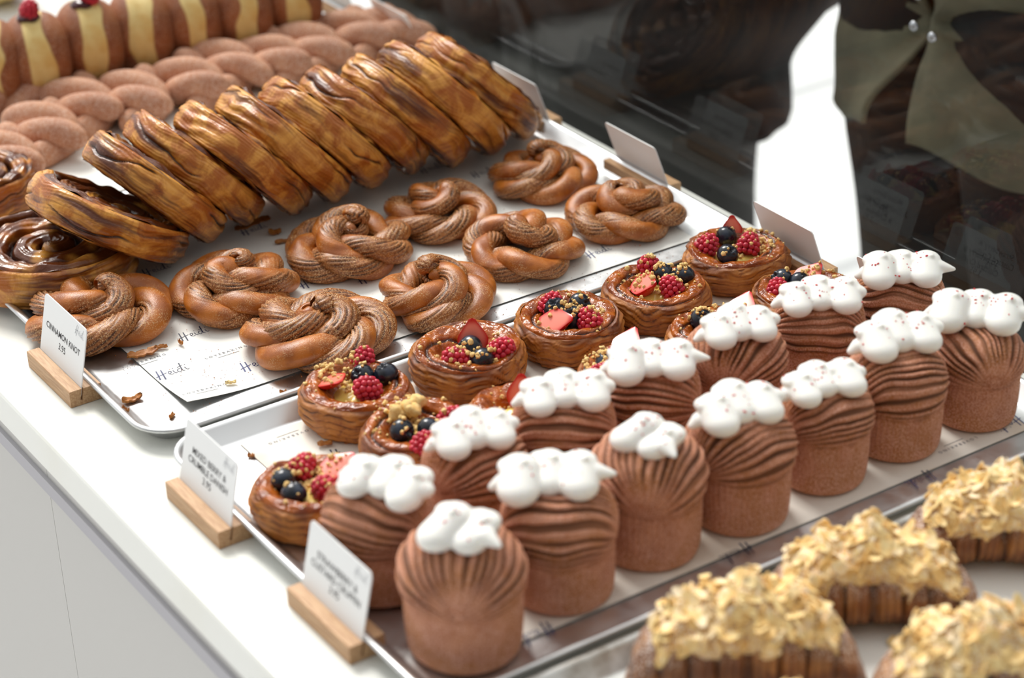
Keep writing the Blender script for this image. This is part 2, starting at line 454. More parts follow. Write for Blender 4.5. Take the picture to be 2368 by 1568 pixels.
def raspberry_mesh():
    mb = MB(); V0, F0 = ico(2); rng = np.random.default_rng(5)
    for k, (z, r, n) in enumerate([(-.0050, .0052, 10), (-.0022, .0060, 11), (.0008, .0057, 11), (.0036, .0047, 9), (.0060, .0031, 6), (.0074, .0, 1)]):
        for i in range(n):
            a = 2 * PI * (i + .5 * (k % 2)) / n
            mb.add(V0 * (.00185 * rng.uniform(.92, 1.1)) + np.array([r * math.cos(a), r * math.sin(a), z]), F0)
    mb.add(V0 * np.array([.0052, .0052, .0072]), F0)
    return mb.mesh('raspberry')

def blueberry_mesh():
    n, m = 40, 56
    th = np.linspace(0.001, PI, n)[:, None]; ph = np.linspace(0, 2 * PI, m, endpoint=False)[None, :]
    r = .0076 * (1 - .05 * np.cos(2 * th) + 0 * ph)
    crown = np.exp(-((th - .40) / .10) ** 2) * (.5 + .5 * np.cos(5 * ph)) * .0011
    dip = np.exp(-(th / .27) ** 2) * .0024
    r = r + crown - dip
    P = np.stack([r * np.sin(th) * np.cos(ph), r * np.sin(th) * np.sin(ph), r * np.cos(th)], -1)
    return MB().grid(P, wv=True, cap0=True, cap1=True).mesh('blueberry')

def strawberry_mesh(thick=1.0):
    """half berry: rounded red skin, flat paler cut face; tip along +x, cut face up (+z)"""
    n, m = 34, 24
    u = np.linspace(0, 1, n); x = .014 - .026 * u
    r = .0098 * np.sqrt(np.clip(np.sin(PI * np.clip(u, .0, 1) ** .72 * .93 + .0), 0, 1)) * (.35 + .65 * sstep(0, .6, u)) + .0004
    a = np.linspace(PI, 2 * PI, m)
    P = np.stack([x[:, None] + 0 * a[None, :], r[:, None] * np.cos(a)[None, :], r[:, None] * np.sin(a)[None, :] * thick], -1)
    mb = MB().grid(P, inner=0)
    k = np.linspace(-1, 1, 15)
    Q = np.stack([x[:, None] + 0 * k[None, :], r[:, None] * k[None, :], .0004 * (1 - k[None, :] ** 2) + 0 * x[:, None]], -1)
    inn = (1 - np.abs(k[None, :]) ** 3) * sstep(0, .25, u)[:, None] * sstep(1, .9, u)[:, None]
    mb.grid(Q[:, ::-1], inner=inn)
    return mb.mesh('strawberry_half')

def cruffin_mesh(seed, poletilt=0.0):
    """body of revolution with laminated ridges that fan out from two poles on its waist (+x and -x)"""
    rng = np.random.default_rng(seed); off = rng.uniform(0, 9, 3)
    h = 1 + rng.uniform(-.02, .03)
    def fn(T, s, r, z):
        ct, st = np.cos(T), np.sin(T)
        r = r * (1 + .018 * np.sin(2 * T + off[0]) + .012 * vnoise(ct * 1.5, st * 1.5, z * 30, seed))
        x, y, zz = r * ct, r * st, z - .047
        zz2 = zz - poletilt * y
        phi = np.arctan2(zz2, y) + .09 * vnoise(x * 40, y * 40, z * 40, seed + 1)
        w = phi * 37 + .8 * vnoise(x * 50 + 5, phi * 3, 0, seed + 2) + off[1]
        fan = sstep(1.02, .80, np.abs(x) / .0435)
        up = sstep(-.004, .008, zz2 + .003 * vnoise(ct * 2, st * 2, 1, seed + 4))
        low = (1 - up)
        w = w + 2.2 * np.sin(phi * 6 + off[2])
        rid = np.tanh(1.35 * np.sin(w)) * (.65 + .5 * vnoise(phi * 7, x * 25, 1, seed + 7)) + .22 * np.sin(2.7 * w + 2)
        amp = (.00120 * fan + .0005) * up * sstep(1.0, .93, s)
        fine = np.sin(T * 55 + 3 * vnoise(ct * 3, st * 3, z * 90, seed + 3)) * low * sstep(.16, .3, s) * .00030
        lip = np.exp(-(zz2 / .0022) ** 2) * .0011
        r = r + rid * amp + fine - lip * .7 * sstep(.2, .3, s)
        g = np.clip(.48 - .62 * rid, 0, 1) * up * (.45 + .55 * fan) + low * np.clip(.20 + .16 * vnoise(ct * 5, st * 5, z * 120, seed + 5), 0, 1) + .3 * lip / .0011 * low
        return r, z * h + rid * amp * .5 * sstep(.5, .8, s), dict(groove=np.clip(g, 0, 1))
    P, at_ = ring_profile([(.0004, 0), (.030, 0), (.0365, .0012), (.0388, .006), (.0398, .018), (.0404, .032), (.0406, .044), (.0424, .052), (.0434, .060), (.0418, .0695), (.0362, .079), (.026, .086), (.013, .0895), (.0004, .0905)], 130, 210, fn)
    return MB().grid(P, wu=True, groove=at_['groove']).mesh('cruffin_body')

def cream_mesh(seed, n=3, tail=True):
    """a piped wave of whipped cream: fat lobes in a row, each with a folded-over lip and a pulled tail"""
    rng = np.random.default_rng(seed); mb = MB(); V0, F0 = ico(3)
    def ell(c, ax, rot=None):
        V = V0 * np.array(ax)
        if rot is not None: V = V @ np.array(Matrix.Rotation(rot[0], 3, 'Z') @ Matrix.Rotation(rot[1], 3, 'Y'))
        mb.add(V + np.array(c), F0)
    x0 = -(n - 1) * .0085
    for i in range(n):
        x = x0 + i * .0172 + rng.uniform(-.001, .001); y = (.003 if i % 2 else -.003) + rng.uniform(-.0015, .0015)
        k = rng.uniform(.86, 1.10); tw = rng.uniform(-.35, .35)
        for q in range(7):               # each lobe is one fold: a fat belly drawn up and over into a thin lip
            f = q / 6
            ell((x + .002 * f, y - .0055 + .0115 * f, (.0080 + .0085 * f) * k), (.0118 * k * (1 - .12 * f), .0128 * k * (1 - .22 * f), .0100 * k * (1 - .25 * f)))
        for q in range(6):
            f = q / 5
            ell((x - .003 + .0075 * f, y + .0075 - .0055 * f, (.0165 + .0065 * f) * k), (.0080 - .0058 * f, .0072 - .0048 * f, .0052 - .0030 * f), (tw, 0))
    e = x0 + (n - 1) * .0172
    for q in range(6 if tail else 2):
        ell((e + .009 + q * .0022, -.002 - q * .0004, .0125 - q * .0003), (.0062 - q * .00085,) * 3)
    for q in range(4):
        ell((x0 - .008 - q * .002, .001, .007 - q * .0012), (.0058 - q * .0009,) * 3)
    me = fused(mb, 'cream', .00105, 5)
    return me

def swirl_mesh(seed, r=.071, t=.033, turns=3.1):
    """a rolled pastry disc, axis +z: flaky wound side, spiral face with dark filling in the grooves"""
    rng = np.random.default_rng(seed); ph = rng.uniform(0, 6, 4)
    nt = 220
    def side(T, s, rr, z):
        ct, st = np.cos(T) * 2.2, np.sin(T) * 2.2
        rr = rr * (1 + .022 * np.sin(2 * T + ph[0]) + .014 * np.sin(3 * T + ph[1]))
        v = z / t + .20 * vnoise(ct * .8, st * .8, 0, seed) + .06 * vnoise(ct * 3, st * 3, z * 50, seed + 3)
        l1 = np.sin(v * 17 + 2.6 * vnoise(ct, st, z * 40, seed + 1)) * (.5 + .5 * vnoise(ct, st, 9, seed + 15))
        l2 = np.sin(v * 61 + 5 * vnoise(ct * 1.8, st * 1.8, z * 60, seed + 2))
        on = sstep(.10, .25, s) * sstep(.9, .75, s)
        crease = np.exp(-((v - .10 - .42 * vnoise(ct * .7, st * .7, 5, seed + 6)) / .035) ** 2) * sstep(-.5, .1, vnoise(ct, st, 2, seed + 16))
        rr = rr + on * (.0011 * l1 + .00025 * l2 - .0026 * crease) + .0022 * vnoise(ct * 1.3, st * 1.3, z * 30, seed + 4)
        g = on * np.clip(.16 * np.clip(-l1, 0, 1) + .10 * np.clip(-l2, 0, 1) + .75 * crease, 0, 1)
        bake = np.clip(.50 + .62 * vnoise(ct * .7, st * .7, v * 3.5, seed + 5) + .26 * vnoise(ct * 1.3, st * 1.3, v * 15, seed + 17) + .16 * vnoise(ct * 2.2, st * 2.2, v * 44, seed + 18) - .25 * sstep(.3, .5, v), 0, 1.1)
        return rr, z, dict(groove=g, bake=bake)
    P, at_ = ring_profile([(r * .93, -.5 * t), (r * .965, -.45 * t), (r * .99, -.30 * t), (r * 1.01, 0), (r * .99, .30 * t), (r * .965, .45 * t), (r * .93, .5 * t)], 56, nt, side)
    mb = MB().grid(P, wu=True, groove=at_['groove'], bake=at_['bake'], face=0)
    for sg in (1, -1):
        rho = np.linspace(1, 0.004, 78)[None, :]; T = np.linspace(0, 2 * PI, nt, endpoint=False)[:, None] + 0 * rho
        k = (1 + .022 * np.sin(2 * T + ph[0]) + .014 * np.sin(3 * T + ph[1])) * rho + (1 - rho)
        sp = rho * turns - sg * T / (2 * PI) + .13 * vnoise(np.cos(T) * 1.5, np.sin(T) * 1.5, rho * 2, seed + 8)
        f = np.mod(sp, 1.0); d = np.minimum(f, 1 - f)
        edge = sstep(1.0, .90, rho)
        gr = np.exp(-(d / .105) ** 2) * edge
        dome = np.sin(PI * f) ** .7 * edge
        z = sg * (t * .5 - .0045 * sstep(.92, .55, rho) + (.0032 * dome - .0085 * gr + .002 * vnoise(np.cos(T) * rho * 6, np.sin(T) * rho * 6, sg * 3, seed + 9)) * (1.0 if sg > 0 else .7))
        R = r * .93 * rho * k
        fine = np.sin(f * 30 + 3 * vnoise(np.cos(T) * 3 * rho, np.sin(T) * 3 * rho, 0, seed + 12))
        P = np.stack([R * np.cos(T), R * np.sin(T), z + sg * .0004 * fine], -1)
        bake = np.clip(.88 + .55 * vnoise(np.cos(T) * rho * 5, np.sin(T) * rho * 5, 1, seed + 10), 0, 1)
        mb.grid(P if sg > 0 else P[::-1], wu=True, groove=np.clip(gr * 1.1 + .2 * np.clip(-fine, 0, 1) * edge, 0, 1), bake=bake, face=edge)
    return mb.mesh('swirl')

def twist_mesh(seed, L=.112, pitch=.098):
    rng = np.random.default_rng(seed); n = 110; t = np.linspace(0, 1, n); mb = MB()
    y = (t - .5) * L
    for k in (0, 1):
        A = rng.uniform(0, 1) + k * PI + 2 * PI * y / pitch if k == 0 else A + PI
        ta = np.sqrt(np.clip(1 - np.abs(2 * t - 1) ** 12, .10, 1))
        S = np.stack([.0205 * np.cos(A), y, .0180 + .0105 * np.sin(A)], 1)
        s = y * 90
        a = np.linspace(0, 2 * PI, 28, endpoint=False)[None, :]
        R = .0150 * ta[:, None] * (1 + .07 * vnoise(s[:, None] * .5, np.cos(a), np.sin(a) + k * 9, seed))
        D = np.abs(np.sin((A)))[:, None] * 0
        mb.grid(tube(S, R, 28), wv=True, cap0=True, cap1=True, groove=D + 0 * R)
    for V in mb.v: V[:, 2] = np.maximum(V[:, 2], .0004 + V[:, 2] * .1)
    return mb.mesh('twist')

def doughnut_mesh(seed, r=.047, t=.035):
    """round filled doughnut standing on edge: axis +x, pale unfried ring round the equator"""
    n, m = 70, 120
    th = np.linspace(.001, PI - .001, n)[:, None]; ph = np.linspace(0, 2 * PI, m, endpoint=False)[None, :]
    c = np.cos(th); ex = .8
    x = t * np.sign(c) * np.abs(c) ** ex + 0 * ph
    R = r * np.sin(th) ** .74 * (1 + .03 * vnoise(np.cos(ph) * 1.5, np.sin(ph) * 1.5, c * 1.5, seed)) - .0016 * np.exp(-(x / .006) ** 2)
    band = np.exp(-((x - .004 * vnoise(np.cos(ph) * 2, np.sin(ph) * 2, 0, seed + 2)) / (.0125 + .003 * vnoise(np.cos(ph) * 2, np.sin(ph) * 2, 4, seed + 3))) ** 4)
    P = np.stack([x, R * np.cos(ph), R * np.sin(ph)], -1)
    return MB().grid(P, wv=True, cap0=True, cap1=True, band=band).mesh('doughnut_body')

def croissant_meshes(seed, L=.185):
    rng = np.random.default_rng(seed)
    n, m = 150, 64
    t = np.linspace(-1, 1, n)[:, None]; a = np.linspace(0, 2 * PI, m, endpoint=False)[None, :]
    w = (1 - np.abs(t) ** 2.6) ** .55
    seg = np.abs(t) * 4.4
    step = .86 + .14 * sstep(0, .35, np.mod(seg, 1)) * 1.0
    ry = (.0105 + .0300 * w) * step; rz = (.010 + .0205 * w) * step
    ry = ry * (np.clip(1 - np.abs(t) ** 14, .02, 1)); rz = rz * (np.clip(1 - np.abs(t) ** 14, .02, 1))
    bend = -.020 * t ** 2
    lay = np.sin(a * 0 + t * 90 + 4 * vnoise(t * 6, np.cos(a), np.sin(a), seed))
    rr = 1 + .05 * vnoise(t * 5, np.cos(a) * 1.5, np.sin(a) * 1.5, seed + 1) + .022 * lay
    P = np.stack([t * L / 2 + 0 * a, bend + ry * rr * np.cos(a), rz * (.93 + np.sin(a) * rr)], -1)
    P[..., 2] = np.maximum(P[..., 2], 0.0004)
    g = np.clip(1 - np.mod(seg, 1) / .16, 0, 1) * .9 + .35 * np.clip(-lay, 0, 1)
    bake = np.clip(.35 + .5 * vnoise(t * 4, np.cos(a) * 2, np.sin(a) * 2, seed + 2), 0, 1)
    dust = sstep(.1, .7, np.sin(a) + 0 * t)
    body = MB().grid(P, wv=True, cap0=True, cap1=True, groove=np.clip(g, 0, 1), bake=bake, dust=dust).mesh('croissant_body')
    # thick almond paste mounded over the middle
    nu, nv = 110, 70
    u = np.linspace(-1, 1, nu)[:, None]; v = np.linspace(-1, 1, nv)[None, :]
    ww = (1 - np.abs(u) ** 3) ** .5 * (1 + .18 * vnoise(u * 4, 3, v * 0, seed + 4))
    ang = v * 1.12 * (1 + .22 * vnoise(u * 5, np.sign(v), 2, seed + 5))
    edge = np.clip(1 - np.maximum(np.abs(u), np.abs(v)) ** 6, 0, 1)
    wt = (1 - np.abs(u * .78) ** 2.6) ** .55
    mound = .007 + .010 * vnoise(u * 6, v * 3, 0, seed + 6) ** 2 + .0065 * fbm(u * 9, v * 5, 1, seed + 7) + .016 * np.exp(-((u - .05) / .22) ** 2 - (v / .5) ** 2)
    ex = mound * edge - .004 * (1 - edge)
    RY = .0105 + .030 * wt + ex; RZ = .0100 + .0205 * wt + ex
    P = np.stack([u * .78 * L / 2 + .0 * v, -.020 * (u * .78) ** 2 + RY * np.sin(ang) * ww ** .3, .93 * (.010 + .0205 * wt) + RZ * np.cos(ang)], -1)
    paste = MB().grid(P).mesh('almond_paste')
    # flaked almonds pressed into it
    bm_ = BVHTree.FromPolygons([tuple(p) for p in P.reshape(-1, 3)], [tuple(f.vertices) for f in paste.polygons])
    fl = MB(); kk = 11; aa = np.linspace(0, 2 * PI, kk, endpoint=False)
    done = 0
    for _ in range(900):
        if done >= 230: break
        i, j = rng.integers(4, nu - 4), rng.integers(2, nv - 2)
        p = P[i, j]; nrm = np.cross(P[i + 1, j] - P[i - 1, j], P[i, j + 1] - P[i, j - 1]); nrm /= np.linalg.norm(nrm) + 1e-9
        if nrm[2] < 0 and p[2] > .03: nrm = -nrm
        nrm = nrm + rng.normal(size=3) * .38; nrm /= np.linalg.norm(nrm)
        b1 = np.cross(nrm, rng.normal(size=3)); b1 /= np.linalg.norm(b1); b2 = np.cross(nrm, b1)
        s1, s2 = rng.uniform(.0045, .0085), rng.uniform(.0032, .0056)
        q = p + nrm * rng.uniform(.0004, .0022)
        ring = q + s1 * np.cos(aa)[:, None] * b1 * (1 - .25 * np.cos(aa)[:, None]) + s2 * np.sin(aa)[:, None] * b2
        bow = rng.uniform(.0002, .0013)
        V = [q - nrm * bow + nrm * .0009] + list(ring + nrm * .0008) + list(ring) + [q - nrm * bow]
        F = [(0, 1 + x, 1 + (x + 1) % kk) for x in range(kk)] + [(1 + x, 1 + kk + x, 1 + kk + (x + 1) % kk, 1 + (x + 1) % kk) for x in range(kk)] + [(2 * kk + 1, 1 + kk + (x + 1) % kk, 1 + kk + x) for x in range(kk)]
        fl.add(np.array(V), F); done += 1
    return body, paste, fl.mesh('flaked_almonds', smooth=False)

def flake_mesh(seed, lx=.012, ly=.006):
    """a broken, slightly curled shard of crust"""
    n, m = 14, 8
    u = np.linspace(-1, 1, n)[:, None]; v = np.linspace(-1, 1, m)[None, :]
    ed = 1 - .55 * np.abs(vnoise(u * 5, np.sign(v), 1, seed))
    x = lx * u * (1 - .15 * np.abs(vnoise(0 * u, v * 3, 2, seed))) + 0 * v; y = ly * v * ed * (1 - .5 * u ** 4)
    z = .0012 + .0012 * u ** 2 * vnoise(0, 0, seed, 3) ** 2 * 3 + .0010 * vnoise(u * 3, v * 3, 0, seed) + .0016 * v ** 2
    T = np.stack([x, y, z + .0004], -1); Bm = np.stack([x, y, z * .6], -1)
    mb = MB().grid(T).grid(Bm[::-1])
    i = list(range(m)) + [k * m + m - 1 for k in range(1, n)] + [(n - 1) * m + k for k in range(m - 2, -1, -1)] + [k * m for k in range(n - 2, 0, -1)]
    o = n * m
    def low(q): r_, c_ = divmod(q, m); return o + (n - 1 - r_) * m + c_
    mb.f += [(i[k], i[(k + 1) % len(i)], low(i[(k + 1) % len(i)]), low(i[k])) for k in range(len(i))]; mb.mi += [0] * len(i)
    V = np.concatenate(mb.v); zmin = V[:, 2].min()
    for q in mb.v: q[:, 2] -= zmin
    return mb.mesh('pastry_flake')
# ================================================================ the setting
def rrect(x0, x1, y0, y1, rad, z, n=8):
    P = []
    for cx, cy, a0 in ((x1 - rad, y1 - rad, 0), (x0 + rad, y1 - rad, PI / 2), (x0 + rad, y0 + rad, PI), (x1 - rad, y0 + rad, 1.5 * PI)):
        for k in range(n + 1):
            a = a0 + PI / 2 * k / n
            P.append((cx + rad * math.cos(a), cy + rad * math.sin(a), z))
    return np.array(P)

CX0, CX1, CY0, CY1 = 0.512, 1.194, 0.10, 4.3       # counter
def build_setting():
    mb = MB()
    rings = []
    for d, z in ((.004, ZC - .034), (0, ZC - .031), (0, ZC - .003), (.0012, ZC - .0008), (.0035, ZC)):
        rings.append(rrect(CX0 + d, CX1 - d, CY0 + d, CY1 - d, .006, z))
    mb.grid(np.array(rings), wv=True, cap0=True, cap1=True)
    o = tag(link('worktop', mb.mesh('worktop', False), MT['counter']), 'long glossy cream white counter top that all the trays stand on', 'counter')
    root = thing('stall_counter', 'grey stall counter front below the cream top, at bottom left', 'counter', ((CX0 + CX1) / 2, (CY0 + CY1) / 2, 0))
    yj = at(185, 1330, .7)[1]
    def loc(b, name, mat): 
        for v in b.v: v -= np.array([(CX0 + CX1) / 2, (CY0 + CY1) / 2, 0])
        return link(name, b.mesh(name, False), mat, root)
    loc(MB().box(CX0 + .006, CX0 + .024, CY0 + .01, yj - .0004, .0, ZC - .034), 'front_panel', MT['panel'])
    loc(MB().box(CX0 + .006, CX0 + .024, yj + .0004, CY1 - .01, .0, ZC - .034), 'front_panel', MT['panel'])
    loc(MB().box(CX0 + .0025, CX0 + .006, CY0 + .01, CY1 - .01, ZC - .062, ZC - .049), 'trim_strip', MT['strip'])['label'] = 'lilac grey strip under the edge'
    loc(MB().box(CX0 + .024, CX1 - .03, CY0 + .01, CY0 + .03, .0, ZC - .034), 'end_panel', MT['panel'])
    loc(MB().box(CX0 + .024, CX1 - .03, CY1 - .03, CY1 - .01, .0, ZC - .034), 'end_panel', MT['panel'])
    # clear screen just beyond the counter
    g = MB().box(CX1 + .012, CX1 + .021, CY0, CY1, ZC - .05, ZC + .62)
    struct('window_1', g.mesh('screen', False), MT['glass'], 'clear upright screen along the far edge of the counter, reflecting cards and pastries', 'screen')
    f = MB().box(-4, 9, -5, 12, -.1, 0)
    struct('floor', f.mesh('paving', False), MT['paving'], 'pale bright paving on the ground', 'floor')

def tray(label, x0, x1, y0, y1, mat='tray', rad=.035):
    prof = [(.0195, .0030), (.0180, .0030), (.0150, .0042), (.0060, .0150), (.0040, .0162), (.0018, .0166), (.0002, .0156), (0, .0142), (.0008, .0130), (.0036, .0134), (.0055, .0130), (.0145, .0012), (.0180, .0004), (.0195, .0004)]
    R = [rrect(x0 + d, x1 - d, y0 + d, y1 - d, max(rad - d, .004), ZC + z + .0002) for d, z in prof]
    mb = MB().grid(np.array(R)[::-1], wv=True, cap0=True, cap1=True)
    o = link('baking_tray', mb.mesh('tray'), MT[mat])
    return tag(o, label, 'tray')

# ---------------------------------------------------------------- writing
def text_mesh(body, size, name='lettering', align='CENTER', bold=0.0, space=1.0):
    cu = bpy.data.curves.new('t', 'FONT'); cu.body = body; cu.size = size; cu.align_x = align; cu.align_y = 'CENTER'
    cu.offset = bold; cu.space_character = space; cu.space_line = 1.05; cu.resolution_u = 3
    o = bpy.data.objects.new('t', cu); COL.objects.link(o)
    me = realize(o, name); bpy.data.curves.remove(cu); me.materials.clear()
    return me

SCRIPT = [([(-.01, 0), (.06, .30), (.12, .62)], .050), ([(.15, -.07), (.22, .28), (.28, .60)], .050), ([(-.06, .22), (.12, .27), (.36, .33)], .034),
          ([(.40, .20), (.50, .25), (.52, .34), (.46, .37), (.41, .28), (.42, .17), (.48, .12), (.56, .16)], .028),
          ([(.60, .34), (.60, .20), (.63, .13), (.69, .18)], .028), ([(.64, .46), (.66, .49)], .034),
          ([(.86, .32), (.78, .33), (.72, .24), (.75, .13), (.82, .16), (.88, .30)], .028), ([(.97, .68), (.91, .40), (.88, .16), (.94, .12)], .040),
          ([(.80, .44), (1.0, .50)], .022), ([(1.02, .33), (1.02, .19), (1.06, .13), (1.12, .18)], .028), ([(1.08, .47), (1.10, .50)], .034)]

def script_mb(mb, origin, right, up, size, wid=1.0):
    """the bakery's handwritten word as flat pen strokes"""
    o = np.array(origin, float); R = np.array(right, float); U = np.array(up, float)
    for pts, w in SCRIPT:
        P = spline(np.array([(a, b, 0) for a, b in pts]), 14)[:, :2]
        T = np.gradient(P, axis=0); T /= np.linalg.norm(T, axis=1)[:, None] + 1e-9
        N_ = np.stack([-T[:, 1], T[:, 0]], 1) * w * .5 * wid * np.linspace(1.1, .8, 14)[:, None]
        G = np.stack([P + N_, P - N_], 1) * size
        V = o + G[..., 0:1] * R + G[..., 1:2] * U
        mb.grid(V[:, ::-1])
    return mb

def dashes(w=.03, h=.002, n=9):
    mb = MB(); r = random.Random(4); x = -w / 2
    while x < w / 2:
        a = r.uniform(.0012, .003); mb.box(x, min(x + a, w / 2), -h / 2, h / 2, 0, .00005); x += a + .0007
    return mb.mesh('lettering', False)

def price_card(label, x, y, side, lines, tall=.060, wide=.082, lean=13):
    """beech block with a leaning card in its slot; side -1: card faces the server, +1: faces the screen"""
    root = thing('price_card', label, 'price card', (x, y, ZC), 0 if side < 0 else PI, 'price cards in wooden holders')
    # local: card faces -x, block runs along y; the slot leans with the card
    L = .086; a = math.radians(lean); q = math.tan(a)
    pr = [(-.0125, .0004), (.0145, .0004), (.0150, .0010), (.0150, .0140), (.0145, .0146), (-.0022 + .0102 * q, .0146), (-.0022, .0044), (-.0040, .0044), (-.0040 + .0102 * q, .0146), (-.0120, .0146), (-.0125, .0140)]
    rings = np.array([[(px, yy, pz) for px, pz in pr] for yy in (-L / 2, L / 2)])
    mb = MB().grid(rings, wv=True); n = len(pr)
    idx = [0, 1, 2, 3, 4, 5, 6, 7, 8, 9, 10]
    for off, rev in ((0, False), (n, True)):      # end faces split round the slot
        for f in ((0, 1, 6, 7), (1, 2, 3, 4, 5, 6), (0, 7, 8, 9, 10)):
            f = tuple(off + k for k in f); mb.f.append(f[::-1] if rev else f); mb.mi.append(0)
    link('wooden_block', mb.mesh('block', False), MT['wood'], root)
    hw, r = wide / 2, .004
    out = rrect(-hw, hw, 0, tall, r, 0, 5)
    c = MB().grid(np.array([out + (0, 0, -.00045), out + (0, 0, .00045)]), wv=True, cap0=True, cap1=True).mesh('card', False)
    card = link('card', c, MT['card'], root)
    # card frame: x runs toward -y, y up the lean, z toward -x
    M = Matrix(((0, math.sin(a), -math.cos(a)), (-1, 0, 0), (0, math.cos(a), math.sin(a)))).to_4x4()
    M.translation = (-.0031, 0, .0046)
    card.matrix_local = M
    if lines:
        t = text_mesh(lines[0], .0076, bold=.00004)
        link('lettering', t, MT['print'], card, (0, tall * .60 if '\n' not in lines[0] else tall * .60, .0006))
        t = text_mesh(lines[1], .0082)
        link('lettering', t, MT['print'], card, (0, tall * (.44 if '\n' not in lines[0] else .40), .0006))
        s = script_mb(MB(), (0, 0, 0), (1, 0, 0), (0, 1, 0), .014, .55).mesh('logo', False)
        link('handwritten_logo', s, MT['greyprint'], card, (wide * .26, tall * .82, .0006), (0, 0, -.12))
    else:
        link('lettering', dashes(), MT['print'], card, (0, tall * .55, .0006))
    return root

def paper(label, x0, x1, y0, y1, prints, mat='paper', flip=False, curl=None, rz=0.0, amp=.0006, seed=1, z=ZP):
    n, m = 70, 50
    X = np.linspace(x0, x1, n)[:, None] + np.zeros((1, m)); Y = np.linspace(y0, y1, m)[None, :] + np.zeros((n, 1))
    h = amp * (1 + vnoise(X * 14, Y * 14, 0, seed))
    def ht(X, Y):
        h = amp * .5 * (1 + vnoise(X * 14, Y * 14, 0, seed))
        if curl:
            d = np.clip(1 - np.hypot(X - curl[0], Y - curl[1]) / curl[2], 0, 1); h = h + curl[3] * d ** 1.6
        return h + z
    top = np.stack([X, Y, ht(X, Y)], -1); bot = top - (0, 0, .00012)
    mb = MB().grid(top).grid(bot[::-1])
    o = tag(link('baking_paper', mb.mesh('paper'), MT[mat]), label, 'paper')
    sg = -1 if flip else 1
    for kind, px, py, size in prints:
        p = at(px, py, z)
        b = MB()
        if kind == 'h':
            script_mb(b, (0, 0, 0), (sg, 0, 0), (0, sg, 0), size); me = b.mesh('logo', False); nm = 'handwritten_logo'; mt = MT['ink']
            V = np.array([v.co for v in me.vertices])
        else:
            me = text_mesh('LOVEBAKING', size, space=1.7); nm = 'small_lettering'; mt = MT['greyprint']
            me.transform(Matrix.Rotation(PI if flip else 0, 4, 'Z'))
        for v in me.vertices:
            v.co.z = float(ht(np.array(p[0] + v.co.x), np.array(p[1] + v.co.y))) + .00018
            v.co.x += p[0]; v.co.y += p[1]
        me.update(); link(nm, me, mt, o)
        if kind == 'l':
            w = size * 2.3
            b.box(p[0] - w, p[0] + w, p[1] - sg * size * 1.15 - .0002, p[1] - sg * size * 1.15 + .0002, z + .0003, z + .0004)
            me = b.mesh('rule', False)
            for v in me.vertices: v.co.z = float(ht(np.array(v.co.x), np.array(v.co.y))) + .00018
            link('printed_rule', me, MT['greyprint'], o)
    return o

# ---------------------------------------------------------------- people beyond the screen
def chain(mb, pts, rad, squash=(1, 1)):
    V0, F0 = ico(2)
    P = spline(np.array(pts, float), 9 * len(pts)); Rr = spline(np.stack([rad, rad, rad], 1), 9 * len(pts))[:, 0]
    for p, r in zip(P, Rr): mb.add(V0 * (r * squash[0], r * squash[1], r) + p, F0)

